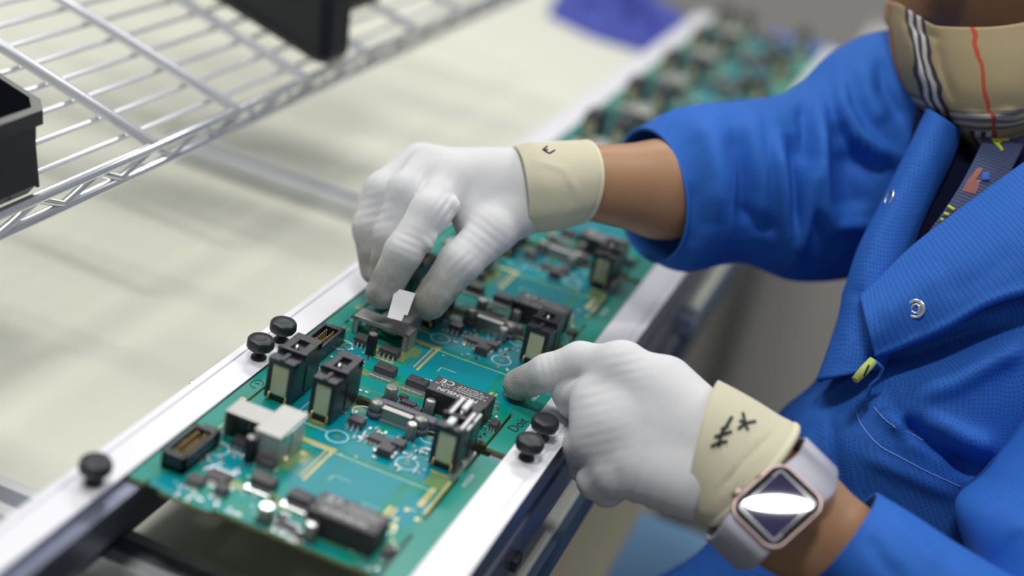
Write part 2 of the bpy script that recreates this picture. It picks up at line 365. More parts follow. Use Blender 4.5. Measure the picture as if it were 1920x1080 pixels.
# ================================================================ CIRCUIT BOARDS
Y0 = 457.0; PITCH = 130.0; NB = 9
def soic(e, x, y, w, d, h, n, name='integrated_circuit', pin=.9, both=True, top=True, L_=2.2):
    t = MB(); t.box(x-w/2, x+w/2, y-d/2, y+d/2, .4, h, .25, taper=.3); ic = t.obj(name, m_ic if not top else [m_ictop], e)
    t = MB()
    for i in range(n):
        px = x-w/2+w*(i+.5)/n
        for sg in ((-1, 1) if both else (-1,)):
            ya = y+sg*d/2; t.box(px-pin/2, px+pin/2, min(ya, ya+sg*L_*.4), max(ya, ya+sg*L_*.4), h*.35, h*.55)
            t.box(px-pin/2, px+pin/2, min(ya+sg*L_*.3, ya+sg*L_*.6), max(ya+sg*L_*.3, ya+sg*L_*.6), .1, h*.55)
            t.box(px-pin*.65, px+pin*.65, min(ya+sg*L_*.4, ya+sg*L_*1.2), max(ya+sg*L_*.4, ya+sg*L_*1.2), .05, .45, .1)
    c = t.obj('pins', m_solder, ic); return ic
def holder(e, x0, y0, w, d, h, white=False):
    t = MB(); x1 = x0+w; y1 = y0+d; wl = w*.17
    t.box(x0, x0+wl, y0, y1, 1.5, h, .4); t.box(x1-wl, x1, y0, y1, 1.5, h, .4)
    t.box(x0+wl*.9, x1-wl*.9, y0+2.2, y1, 5, h-.3)
    t.box(x0, x1, y0-.3, y0+5.5, h-2.2, h+1, .5); t.box(x0+w*.42, x0+w*.58, y0-.2, y0+8, h+.8, h+1.8, .2)
    t.box(x0-.8, x1+.8, y0+10, y0+12.4, h-1, h+2.6, .4)
    t.box(x0, x0+w*.3, y0+12, y1, h-.4, h+2, .4); t.box(x1-w*.3, x1, y0+12, y1, h-.4, h+2, .4)
    t.box(x0, x1, y1-6, y1, h-2, h+2.2, .4)
    t.box(x1-.3, x1+.5, y0+14, y0+17, 3, h-5, .2)
    t.box(x0+wl, x1-wl, y0+1, y0+3, 1.2, 4.2)
    ho = t.obj('fuse_holder', m_hold, e)
    t = MB(); t.box(x0+wl*1.1, x1-wl*1.1, y0+.2, y0+2.4, 4.2, h-1.8, .7); t.obj('window', m_amber, ho)
    t = MB(); t.tube([(x0+w*.5, y0+14, h+.2), (x0+w*.5, y0+15.5, h+3.2), (x0+w*.5, y0+17, h+.4)], .9, 6); t.obj('spring_clip', m_solder, ho)
    for sx in (x0+wl, x1-wl):
        t = MB(); t.tube([(sx, y0+.5, .2), (sx, y0-.3, 2.2), (sx, y0+.8, 5)], .6, 6); t.obj('solder_leg', m_gold, ho)
    if white:
        for (xa, ya, yb, zz, r) in ((x0+w*.22, y0+10, y0+27, h+3.2, .9), (x0+w*.55, y0+15, y0+25, h+4.4, 1.4), (x1-w*.12, y0+1, y0+19, h+2.2, .85), (x0+w*.45, y0+.5, y0+7, h+2.6, 1.7), (x1+.5, y0+4, y0+22, h+1.2, .7)):
            t = MB(); t.box(xa-r, xa+r, ya, yb, zz-r, zz+r*.6, .5); t.obj('white_lever', m_white, ho)
    return ho
def ecap(e, x, y, r, h, mside, name='capacitor'):
    t = MB(); t.lathe(x, y, [(r, .3), (r, 1.4), (r*.93, 1.8), (r, 2.2), (r, h-.5), (r-.5, h)], 20); c = t.obj(name, mside, e)
    t = MB(); t.ring(x, y, .01, r-.7, h+.03); t.obj('cap_top', m_grayc if mside is not m_grayc else m_solder, c)
    if h < 10: t = MB(); t.box(x-r-.3, x+r+.3, y-r-.3, y+r+.3, .1, 1.2, .2); t.obj('cap_base', m_ic, c)
def chip(e, x, y, rot, col):
    t = MB(); a, b2 = (2.0, 1.1) if not rot else (1.1, 2.0)
    t.mi = 0; t.box(x-a/2, x+a/2, y-b2/2, y+b2/2, .05, .8)
    t.mi = 1
    if rot: t.box(x-b2*.3, x+b2*.3, y-b2/2-.3, y-b2/2+.3, .04, .84); t.box(x-b2*.3, x+b2*.3, y+b2/2-.3, y+b2/2+.3, .04, .84)
    else: t.box(x-a/2-.3, x-a/2+.3, y-a*.3, y+a*.3, .04, .84); t.box(x+a/2-.3, x+a/2+.3, y-a*.3, y+a*.3, .04, .84)
    t.obj('chip_resistor' if col is m_ic else 'chip_capacitor', [col, m_solder], e)
def shell(t, x0, x1, y0, y1, z1, th=.9, front=True, back=False, left=True, right=True, z0=.2):
    t.box(x0, x1, y0, y1, z1-th, z1, .35)
    if left: t.box(x0, x0+th, y0, y1, z0, z1-.3, .2)
    if right: t.box(x1-th, x1, y0, y1, z0, z1-.3, .2)
    if front: t.box(x0, x1, y0, y0+th, z0, z1-.3, .2)
    if back: t.box(x0, x1, y1-th, y1, z0, z1-.3, .2)
def make_board(near):
    y = lambda v: Y0+v
    e = empty('circuit_board', (-211, Y0+65, -2), None, 'circuit board', 'circuit boards along the rails')
    t = MB()
    t.mi = 1
    Z0, Z1 = -2.0, 0
    def slab(xa, xb, va, vb, mi):
        t.mi = mi; t.quad([(xa, y(va), Z1), (xb, y(va), Z1), (xb, y(vb), Z1), (xa, y(vb), Z1)])
        t.mi = 1; t.quad([(xa, y(vb), Z0), (xb, y(vb), Z0), (xb, y(va), Z0), (xa, y(va), Z0)])
        for (p, q) in (((xa, va), (xb, va)), ((xb, va), (xb, vb)), ((xb, vb), (xa, vb)), ((xa, vb), (xa, va))):
            t.quad([(p[0], y(p[1]), Z0), (q[0], y(q[1]), Z0), (q[0], y(q[1]), Z1), (p[0], y(p[1]), Z1)])
    slab(-269, -226, 4, 126, 0); slab(-226, -190, 4, 124, 0); slab(-190, -156, 4, 121.5, 0)
    slab(-269, -228, .3, 4, 0) if not near else slab(-262, -236, 1.5, 4, 0)
    slab(-269, -232, 126, 130, 0)
    if not near: slab(-180, -172, .3, 4, 0)
    slab(-212, -208, 124, 130, 0)
    slab(-279, -270.4, 0 if not near else 3, 130, 2); slab(-154.4, -143.6, 0, 122, 2); slab(-270.4, -269, 6, 16, 0); slab(-270.4, -269, 60, 70, 0); slab(-270.4, -269, 116, 124, 0)
    slab(-156, -154.4, 40, 54, 2); slab(-156, -154.4, 96, 102, 2)
    t.obj('board_panel', [m_pcb, m_fr4, m_strip], e)
    # copper areas under the mask, a hair above
    t = MB()
    def patch(xa, xb, va, vb, z=.03): t.quad([(xa, y(va), z), (xb, y(va), z), (xb, y(vb), z), (xa, y(vb), z)])
    for a in ((-205, -176, 34, 76), (-222, -206, 40, 74), (-230, -160, 82, 92), (-200, -158, 92, 120), (-232, -206, 92, 123), (-258, -240, 28, 48), (-250, -239, 96, 124), (-262, -242, 76, 94), (-268, -252, 3, 14), (-170, -158, 44, 70)): patch(*a)
    t.obj('copper_area', m_pour, e)
    t = MB()
    for a in ((-241, -216, 24, 29), (-219, -198, 22, 27), (-248, -224, 50.5, 60), (-230, -221, 60, 70), (-168, -158, 80, 92), (-236, -228, 92, 100), (-228, -220, 119, 124)): patch(*a, z=.05)
    t.obj('bare_area', m_olive, e)
    t = MB()
    for a in ((-233, -213.5, 77, 80.6), (-215.5, -214, 48, 78), (-218, -217, 50, 78), (-247, -228, 48, 49), (-247, -228, 45.5, 46.5), (-173, -171, 34, 54), (-170, -168.6, 34, 54), (-158, -156.6, 58, 90), (-163, -160, 62, 80), (-240, -230, 96, 97.2), (-243, -241.8, 80, 98), (-169, -160, 92, 93.5)): patch(*a, z=.07)
    t.obj('gold_trace', m_goldm, e)
    t = MB()
    for i in range(12):
        for j in range(2): t.ring(-268+j*3.2, y(51.5+i*1.35), .01, .42, .12, 8)
    for i in range(9):
        for k, (xx, vv) in enumerate(((-241, 25.5), (-219, 23.5))):
            for j in range(2): t.ring(xx+i*2.0, y(vv-j*1.6), .01, .4, .09, 6)
    for i in range(14):
        for xx in (-220, -222.5): t.ring(xx, y(50+i*1.7), .01, .35, .09, 6)
    for (xx, vv, r) in ((-225, 68, 1.6), (-229, 59, 1.3), (-227, 56, 1.3), (-165, 41, 1.3), (-163, 36, 1), (-166, 46, 1.1), (-170, 40, 1.1), (-272.5, 92, 1.5), (-166, 24, .9), (-160, 30, .9), (-158, 52, 1.3), (-165, 56, 1.2)): t.ring(xx, y(vv), r*.45, r, .1, 14)
    t.obj('gold_pad', m_gold, e)
    t = MB()
    def ln(xa, va, xb, vb, w=.45, z=.1):
        d = Vector((xb-xa, vb-va)).normalized()*w/2; n_ = Vector((-d.y, d.x))
        t.quad([(xa+n_.x, y(va)+n_.y, z), (xa-n_.x, y(va)-n_.y, z), (xb-n_.x, y(vb)-n_.y, z), (xb+n_.x, y(vb)+n_.y, z)])
    for (xx, vv) in ((-219, 91), (-181, 91), (-219, 120), (-181, 120), (-259, 46), (-163, 114)): t.ring(xx, y(vv), 5.2, 5.75, .1)
    for a in ((-226, 77, -160, 77), (-270, 76, -240, 76), (-238.5, 76, -238.5, 124), (-248, 92, -224, 92), (-240.5, 96, -240.5, 126), (-259, 49, -252, 51.5)): ln(*a)
    for a in ((-245, 92, -245, 124),): ln(*a, w=.35)
    for (xa, va) in ((-232, 36), (-212, 36), (-184, 48), (-205, 60)): ln(xa, va, xa+9, va, .3); ln(xa, va, xa, va-5, .3)
    ob = t.obj('silkscreen', m_silk, e)
    t = MB()
    for k in range(70):
        xx = random.uniform(-267, -159); vv = random.uniform(3, 124); w = random.uniform(.8, 2.4)
        if -205 < xx < -165 and 32 < vv < 75 and random.random() < .85: continue
        t.quad([(xx, y(vv), .11), (xx+w, y(vv), .11), (xx+w, y(vv)+.5, .11), (xx, y(vv)+.5, .11)])
        if k % 2: t.quad([(xx, y(vv)+.9, .11), (xx+w*.7, y(vv)+.9, .11), (xx+w*.7, y(vv)+1.3, .11), (xx, y(vv)+1.3, .11)])
    t.obj('printed_reference', m_silkw, e)
    # green/teal centres of rings
    t = MB()
    for (xx, vv) in ((-219, 91), (-181, 91), (-219, 120), (-181, 120), (-259, 46), (-163, 114)): t.ring(xx, y(vv), .01, 1.5, .1, 14)
    t.obj('fiducial', m_olive, e)
    # pin header with shroud
    t = MB(); hx0, hx1, v0, v1, hh = -271.5, -259.5, 17, 46, 9.5
    t.box(hx0, hx1, y(v0), y(v1), .3, 3, .3); t.box(hx0, hx0+1.6, y(v0), y(v1), .3, hh, .3); t.box(hx1-1.6, hx1, y(v0), y(v1), .3, hh, .3); t.box(hx0, hx1, y(v0), y(v0)+2.6, .3, hh, .3); t.box(hx0, hx1, y(v1)-2.6, y(v1), .3, hh, .3)
    t.box(hx0+2, hx1-1, y(v1), y(v1)+5, .3, hh-2, .4); hd = t.obj('pin_header', m_hold, e)
    for i in range(9):
        for j in range(2):
            xx = -267.6+j*4.0; yy = y(v0)+5+i*2.35
            t = MB(); t.box(xx-.35, xx+.35, yy-.35, yy+.35, 2.5, 8.6, .12); t.obj('pin', m_gold, hd)
    # shield bracket
    t = MB()
    if near:
        shell(t, -262, -242, y(54.5), y(68), 16, right=False, front=False, back=True); shell(t, -243, -229, y(48.5), y(76), 16.5, back=False, right=False)
        t.box(-229.4, -228.5, y(60), y(72), .2, 13, .2)
        t.box(-262, -240, y(49), y(49.6), .05, .3)
    else:
        shell(t, -262, -227.5, y(62.5), y(74), 11, front=False, back=False, th=1.1)
        t.box(-262, -227.5, y(62.5), y(63.6), 8.6, 10.7, .2); t.box(-262, -258.8, y(62.5), y(63.6), .2, 10.7, .2); t.box(-231, -227.5, y(62.5), y(63.6), .2, 10.7, .2)
        shell(t, -250, -233, y(74), y(95), 11, front=False, back=False)
        t.box(-252, -238, y(70), y(71), 3, 9.5, .2)
    t.obj('shield_bracket', m_tin, e)
    t = MB()
    for k in range(5):
        a = random.uniform(0, 3); xx = -255+random.uniform(-2, 5); t.tube([(xx, y(66), 2+k*1.2), (xx+2.5, y(65), 4+k), (xx+4.5, y(67), 3+k*1.2), (xx+2, y(68), 6)], .9, 6)
    t.obj('coil_wire', m_tin, e)
    soic(e, -250.5, y(53.5) if near else y(54), 10, 6.5, 4.5, 4, 'power_chip', .9, False); soic(e, -233.5, y(46.5) if near else y(52.5), 11 if not near else 9, 7, 4.6, 4, 'power_chip', .9, False)
    ecap(e, -242.5, y(46.5), 2.9, 13, m_blackp, 'black_capacitor')
    # power transistors
    for xx, vv in ((-226.5, 32), (-207, 30.5)):
        t = MB(); t.box(xx-5.8, xx+5.8, y(vv-3.6), y(vv+4), .5, 5.2, .4, taper=.3); pt = t.obj('power_transistor', m_ictop, e)
        t = MB(); t.box(xx-6.4, xx+6.4, y(vv-7.4), y(vv-3.4), .1, 1.6, .3); t.obj('metal_tab', m_solder, pt)
        t = MB(); t.ring(xx+2, y(vv+1), .4, .9, 5.25, 12); t.obj('index_mark', m_ic, pt)
    # converter module
    t = MB(); t.box(-196, -163, y(13), y(29.5), .4, 12.4, .35); t.mi = 0; md = t.obj('converter_module', m_ic, e)
    t = MB(); t.box(-195.6, -163.4, y(13.4), y(29.1), 12.35, 12.5); t.obj('top_face', m_ictop, md)
    zt = 12.58
    for txt, sz, px_, pv in (('CE', 6.4, -189, 26.0), ('c UL us', 2.6, -190.5, 21.6), ('MORNSUN', 4.6, -180, 17.2)):
        text_mesh(txt, sz, (px_, y(pv), zt), (-1, 0, 0), (0, -1, 0), 'printed_marking', m_print, md)
    t = MB()                                  # lines of print too small to read
    for row, (xa, xb) in ((20.9, (-184, -166)), (22.9, (-184, -168)), (24.8, (-183, -165)), (26.6, (-182, -170))):
        xx = xa
        while xx < xb: w_ = random.uniform(.4, 1.5); t.quad([(xx, y(row), zt), (xx+w_, y(row), zt), (xx+w_, y(row)+.55, zt), (xx, y(row)+.55, zt)]); xx += w_+random.choice((.3, .35, .9))
    t.obj('fine_print', m_print, md)
    ecap(e, -213.3, y(10), 3.4, 8, m_grayc); ecap(e, -191, y(9.5), 2.7, 9, m_grayc)
    soic(e, -203, y(10.5), 9, 4.2, 2.6, 5, 'driver_chip', .8, True); soic(e, -208, y(15.5), 5, 3.5, 2.2, 2, 'driver_chip', .8); soic(e, -158.2, y(20), 4.6, 7, 3.6, 3, 'diode', .8)
    soic(e, -196.5, y(8), 4.5, 4, 2.4, 2, 'driver_chip', .8)
    # transformer over the slot
    t = MB(); t.box(-214, -182, y(125), y(131.5), .2, 5.5, 1.5); t.box(-209, -190, y(123.4), y(126), .5, 7.5, .4); tr = t.obj('transformer', m_violet, e)
    for xx in (-212.6, -187.8):
        t = MB(); t.lathe(xx, y(120.5), [(4.5, .2), (4.5, 3.5)], 22); t.obj('coil_base', m_violet, tr)
        t = MB(); t.lathe(xx, y(120.5), [(3.8, 3.5), (3.8, 8.4), (3.1, 9.2)], 22); t.obj('coil_can', m_grayc, tr)
    t = MB(); t.box(-208.5, -192.5, y(118.4), y(121.4), .3, 7, .3); t.obj('winding_can', m_grayc, tr)
    t = MB(); t.box(-208.8, -192.2, y(118.1), y(121.8), 6.9, 7.5, .2); t.box(-209, -192, y(117.7), y(118.4), .2, .8); t.obj('metal_rim', m_tin, tr)
    ecap(e, -189.5, y(113), 2.7, 8.5, m_grayc)
    soic(e, -216, y(106.5), 8.2, 6.6, 4.2, 3, 'regulator', 1.2, False, L_=3)
    soic(e, -199.5, y(99.5), 13, 6.5, 2.8, 6, 'driver_chip', .8); soic(e, -190.5, y(101.5), 7, 6.5, 3.4, 2, 'relay_chip', 1); 
    t = MB(); t.box(-197.2, -189, y(88), y(95), .4, 4.6, .35, taper=.3); dd = t.obj('optocoupler', m_ictop, e)
    t = MB()
    for sx in (-198.6, -189.4):
        for vv in (88.5, 92): t.box(sx, sx+1.8, y(vv), y(vv)+2, .1, 2.2, .3)
    t.obj('pins', m_solder, dd)
    soic(e, -246, y(25), 11, 9, 2.4, 7, 'driver_chip', .7); soic(e, -252, y(16), 8, 7, 3, 4, 'driver_chip', .8); soic(e, -239, y(16), 6, 6, 4, 3, 'regulator', 1)
    # holders
    holder(e, -265, y(99), 14.5, 30, 23.5); holder(e, -239, y(96.5), 13, 31, 23.5); holder(e, -172.5, y(96), 14.5, 28, 23, white=near)
    # silver plate on the right
    t = MB(); t.box(-160, -156.4, y(92), y(121), .1, .8, .1); t.box(-161.5, -157, y(106), y(110), .1, 2.6, .3); t.obj('ground_strip', m_solder, e)
    # chips
    spots = []
    for (xc, vc, n_, sx, sy) in ((-250, 36, 16, 9, 9), (-205, 6, 7, 12, 3), (-200, 112, 8, 12, 5), (-208, 97, 6, 4, 5), (-181, 103, 8, 5, 7), (-240, 6, 8, 16, 4), (-165, 34, 7, 5, 12), (-162, 8, 6, 4, 4), (-252, 84, 7, 9, 6), (-224, 112, 4, 3, 6), (-185, 84, 4, 12, 3)):
        for _ in range(n_):
            for tr_ in range(20):
                q = (xc+random.uniform(-sx, sx), vc+random.uniform(-sy, sy))
                if all(abs(q[0]-r_[0])+abs(q[1]-r_[1]) > 3.4 for r_ in spots): spots.append(q); break
    cols = [m_ic, m_ic, mat('chip_tan', (.35, .27, .16), .5), m_white] if near else [m_ic, m_ic, bpy.data.materials['chip_tan'], m_white]
    for i, q in enumerate(spots): chip(e, q[0], y(q[1]), random.random() < .5, cols[i % 4])
    # rim text
    text_mesh('PACD24', 3.4, (-150.5, y(96 if near else 66), .14), (0, 1, 0), (-1, 0, 0), 'rim_text', m_silkw if not near else m_silkw, e)
    return e
A = make_board(True); index_children()
A['label'] = 'nearest teal circuit board, overhanging the near cross bar, with white levers on one holder'
t = MB()
g = G(462, 738, .15)
t.tube([(-274.3+3*math.cos(a*.4), Y0+109+4.2*math.sin(a*.4), .15) for a in range(14)], .22, 5); t.tube([(-275.5, Y0+109, .15), (-273, Y0+110, .15)], .22, 5)
t.obj('ink_mark', m_ink, A)
B_ = make_board(False)
# shift the freshly built far-type board by one pitch
B_.location.y += PITCH*S; ORG[B_] = B_.location.copy()
text_mesh('Doit', 8.5, (-148.3, Y0+PITCH+31, .2), (.12, .99, 0), (-.99, .12, 0), 'ink_mark', m_ink, B_)
B_['label'] = 'second circuit board from the near end, under both gloved hands, with the open metal bracket'
index_children()
ords = ['third', 'fourth', 'fifth', 'sixth', 'seventh', 'eighth', 'ninth']
wh = ['under the bare forearm', 'just beyond the forearm', 'partly behind the raised blue sleeve', 'beside the blue sleeve', 'blurred beyond the sleeve', 'blurred near the far rail end', 'farthest and most blurred']
for k in range(2, NB):
    c = B_.copy(); COL.objects.link(c); c.location.y += PITCH*S*(k-1)
    for ch in CH[B_]:
        if ch.name.startswith('ink_mark'): continue
        copy_tree(ch, c)
    c['label'] = '%s circuit board counting from the near end, %s' % (ords[k-2], wh[k-2])
# ================================================================ WIRE RACK
AL = math.radians(14.5); RW = np.array([-math.cos(AL), 0, math.sin(AL)]); RN = np.array([math.sin(AL), 0, math.cos(AL)])
RO = np.array([-410.0, 0, 60.0])
def RP(w, y, n=0): return tuple(RO + RW*w + RN*n + np.array([0, y, 0]))
e = empty('wire_rack', (-410, 800, TZ), 'chrome wire rack shelf tilted over the back of the bench', 'rack')
t = MB(); t.tube([RP(0, 330), RP(0, 1330)], 3.1, 12); t.obj('edge_wire', m_chrome, e)
t = MB(); t.tube([RP(0, 330, -15), RP(0, 1330, -15)], 3.1, 12); t.obj('edge_wire', m_chrome, e)
t = MB(); zz = []; k = 0; yy = 330
while yy < 1330: zz.append(RP(0, yy, -1.5 if k % 2 else -13.5)); yy += 26; k += 1
t.tube(zz, 2.2, 8); t.obj('zigzag_wire', m_chrome, e)
for yy in (482, 667, 758, 852, 946, 1040, 1134, 1228, 1322):
    t = MB(); t.tube([RP(-1, yy, 2.6), RP(400, yy, 2.2)], 3.7, 10); t.obj('cross_wire', m_wire, e)
for k in range(1, 20):
    t = MB(); t.tube([RP(k*19.5, 330, -4), RP(k*19.5, 1330, -7)], 1.7, 8); t.obj('shelf_wire', m_wire, e)
for (w_, yy) in ((400, 330), (400, 1330), (0, 330)):
    p = RP(w_, yy); t = MB(); t.tube([(p[0], p[1], TZ+.5), (p[0], p[1], p[2]+60)], 8, 14); t.obj('post', m_chrome, e)
# bins
def bin_(w0, w1, y0, y1, h, label, n0=6.4):
    c = np.array(RP((w0+w1)/2, (y0+y1)/2, n0)); e = empty('parts_bin', tuple(c), label, 'bin', 'black bins on the wire rack')
    b_ = bmesh.new()
    def ring(f, n_, ins): 
        w_0, w_1, ya, yb = w0-f+ins+.36*n_, w1+f-ins, y0-f+ins, y1+f-ins; c_ = 7
        return [b_.verts.new(RP(*q, n0+n_)) for q in ((w_0+c_, ya), (w_1-c_, ya), (w_1, ya+c_), (w_1, yb-c_), (w_1-c_, yb), (w_0+c_, yb), (w_0, yb-c_), (w_0, ya+c_))]
    rs = [ring(-3, 0, 0), ring(0, 5, 0), ring(.5, h-9, 0), ring(3, h-7, 0), ring(3, h, 0), ring(-1, h, 0), ring(-5, 8, 0)]
    for a, q in zip(rs, rs[1:]):
        for i in range(8): b_.faces.new((a[i], a[(i+1) % 8], q[(i+1) % 8], q[i]))
    b_.faces.new(rs[0][::-1]); b_.faces.new(rs[-1]); bmesh.ops.recalc_face_normals(b_, faces=b_.faces)
    q = MB(); q.b.free(); q.b = b_; q.obj('bin_body', m_bin, e)
    t = MB()
    for k in range(3):
        f = (k+1)/4; ya = y0+(y1-y0)*f
        for s_ in (0,): t.tube([RP(w0+3, ya, n0+8), RP(w0+.36*(h-12)-.2, ya, n0+h-12)], 1.2, 6)
    t.obj('rib', m_bin, e); return e
e1 = bin_(-3, 170, 395, 563, 43, 'black plastic bin at the left end of the wire rack')
t = MB(); c = [RP(3, 542, 18), RP(3, 554, 18), RP(6.5, 554, 28), RP(6.5, 542, 28)]; t.quad(c); t.obj('bin_label', m_white, e1)
t = MB(); t.tube([RP(-.5, 537, 9), RP(7.5, 538, 31), RP(7.5, 557, 31), RP(-.5, 559, 9)], 1.2, 6); t.obj('label_holder', m_bin, e1)
bin_(-4, 230, 872, 914, 120, 'large black plastic bin at the middle of the wire rack front edge')
bin_(34, 230, 968, 1040, 80, 'black plastic bin farthest along the wire rack, blurred at the top')
# violet blue cloth
gx, gy = 46, 40; V = []; Fc = []
pa = [(1025, 30), (1110, 72), (1185, 95), (1262, 112), (1300, 60), (1220, 30), (1185, -30), (1060, -40)]
def inpoly(x, y, pl):
    c = False; j = len(pl)-1
    for i in range(len(pl)):
        if (pl[i][1] > y) != (pl[j][1] > y) and x < (pl[j][0]-pl[i][0])*(y-pl[i][1])/(pl[j][1]-pl[i][1])+pl[i][0]: c = not c
        j = i
    return c
wpl = [tuple(G(px, py, TZ)[:2]) for px, py in pa]; cxy = np.mean(wpl, 0)
n = 72; rings = 16; V = [(cxy[0], cxy[1], TZ+42)]
per = []
for i in range(n):
    f = i/n*len(wpl); a = int(f); u = f-a; p = np.array(wpl[a % len(wpl)])*(1-u)+np.array(wpl[(a+1) % len(wpl)])*u; per.append(p)
for r in range(1, rings+1):
    for i in range(n):
        f = r/rings; p = cxy*(1-f)+per[i]*f
        h_ = 42*(1-f)**.6*(1+.0*f)+9*math.sin(i*.9+3*f)*math.sin(math.pi*f)+7*math.sin(i*.37-5*f)*math.sin(math.pi*f)
        V.append((p[0], p[1], TZ+max(1.2, h_+1.2)))
Fc = [(0, 1+i, 1+(i+1) % n) for i in range(n)]
for r in range(rings-1):
    for i in range(n): a = 1+r*n+i; b2 = 1+r*n+(i+1) % n; Fc.append((a, a+n, b2+n, b2))
V2 = V+[(x, y, TZ+.3) for x, y, z in V[-n:]]
k0 = 1+(rings-1)*n; k1 = len(V)
for i in range(n): Fc.append((k0+i, k1+i, k1+(i+1) % n, k0+(i+1) % n))
Fc.append(tuple(range(k1, k1+n)))
o = link(pymesh('cleaning_cloth', V2, Fc), 'cleaning_cloth', m_cloth2, smooth=True); tag(o, 'crumpled violet blue cloth on the far end of the bench', 'cloth')
# ================================================================ ORGANIC SURFACES
def seg(p, a, b_, ra, rb):
    a = np.asarray(a, np.float32); b_ = np.asarray(b_, np.float32); ab = b_-a; h = np.clip(((p-a)@ab)/max(1e-6, float(ab@ab)), 0, 1)
    return np.linalg.norm(p-a-h[:, None]*ab, axis=1)-(ra+(rb-ra)*h)
def ell(p, c, r, Rm=None):
    q = p-np.asarray(c, np.float32)
    if Rm is not None: q = q@Rm
    r = np.asarray(r, np.float32); k0 = np.linalg.norm(q/r, axis=1); k1 = np.linalg.norm(q/(r*r), axis=1)+1e-9
    return k0*(k0-1)/k1
def smin(a, b_, k):
    h = np.clip(.5+.5*(b_-a)/k, 0, 1); return b_*(1-h)+a*h-k*h*(1-h)
def nets(f, lo, hi, h):
    ax = [np.arange(lo[i], hi[i]+h, h, dtype=np.float32) for i in range(3)]; sh = tuple(len(a) for a in ax)
    v = np.empty(sh, np.float32); YZ = np.stack(np.meshgrid(ax[1], ax[2], indexing='ij'), -1).reshape(-1, 2)
    ch = max(1, 400000//len(YZ))
    for i in range(0, sh[0], ch):
        xs = ax[0][i:i+ch]; pts = np.concatenate([np.repeat(xs, len(YZ))[:, None], np.tile(YZ, (len(xs), 1))], 1).astype(np.float32)
        v[i:i+ch] = f(pts).reshape(len(xs), sh[1], sh[2])
    ins = v < 0; c = (slice(None, -1), slice(1, None)); acc = np.zeros((sh[0]-1, sh[1]-1, sh[2]-1), np.int8)
    for a in (0, 1):
        for b_ in (0, 1):
            for d in (0, 1): acc += ins[c[a], c[b_], c[d]]
    act = (acc > 0) & (acc < 8); I = np.argwhere(act); idx = -np.ones(act.shape, int); idx[act] = np.arange(len(I))
    s = np.zeros((len(I), 3)); cnt = np.zeros(len(I))
    cor = [(a, b_, d) for a in (0, 1) for b_ in (0, 1) for d in (0, 1)]
    for i, ca in enumerate(cor):
        for cb in cor[i+1:]:
            if sum(abs(np.array(ca)-cb)) != 1: continue
            va = v[tuple((I+ca).T)]; vb = v[tuple((I+cb).T)]; m_ = (va < 0) != (vb < 0); t_ = np.where(m_, va/np.where(m_, va-vb, 1), 0)
            s += m_[:, None]*(np.array(ca)+t_[:, None]*(np.array(cb)-np.array(ca))); cnt += m_
    V = (I+s/cnt[:, None])*h+np.array(lo); Fs = []
    for a in range(3):
        d = [0, 0, 0]; d[a] = 1; s0 = [slice(None)]*3; s1 = [slice(None)]*3; s0[a] = slice(None, -1); s1[a] = slice(1, None)
        e0 = ins[tuple(s0)]; e1 = ins[tuple(s1)]; E_ = np.argwhere(e0 != e1); b1, c1 = (a+1) % 3, (a+2) % 3
        E_ = E_[(E_[:, b1] > 0) & (E_[:, c1] > 0) & (E_[:, b1] < sh[b1]-1) & (E_[:, c1] < sh[c1]-1)]
        q = []
        for (ob, oc) in ((0, 0), (-1, 0), (-1, -1), (0, -1)):
            k = E_.copy(); k[:, b1] += ob; k[:, c1] += oc; q.append(idx[tuple(k.T)])
        q = np.stack(q, 1); fl = e0[tuple(E_.T)]; q[~fl] = q[~fl][:, ::-1]; Fs.append(q)
    return V, np.concatenate(Fs)[:, ::-1] if False else np.concatenate(Fs)
def body_obj(name, f, lo, hi, h, mat_, parent, it=2):
    V, Fq = nets(f, lo, hi, h); me = pymesh(name, V, Fq)
    o = link(me, name, mat_, parent, smooth=True)
    md = o.modifiers.new('s', 'SMOOTH'); md.factor = .5; md.iterations = it
    return o, V
def chainf(pts, rad):                       # a smooth chain of tapered segments
    return lambda p: None
def crv(p, C, rads, k=3.0):
    d = None
    for i in range(len(C)-1):
        s_ = seg(p, C[i], C[i+1], rads[i], rads[i+1]); d = s_ if d is None else smin(d, s_, k)
    return d
PERSON = empty('person', (60, 800, FL), 'seated person in blue work coat and plaid face mask, white gloves on the circuit boards', 'person')
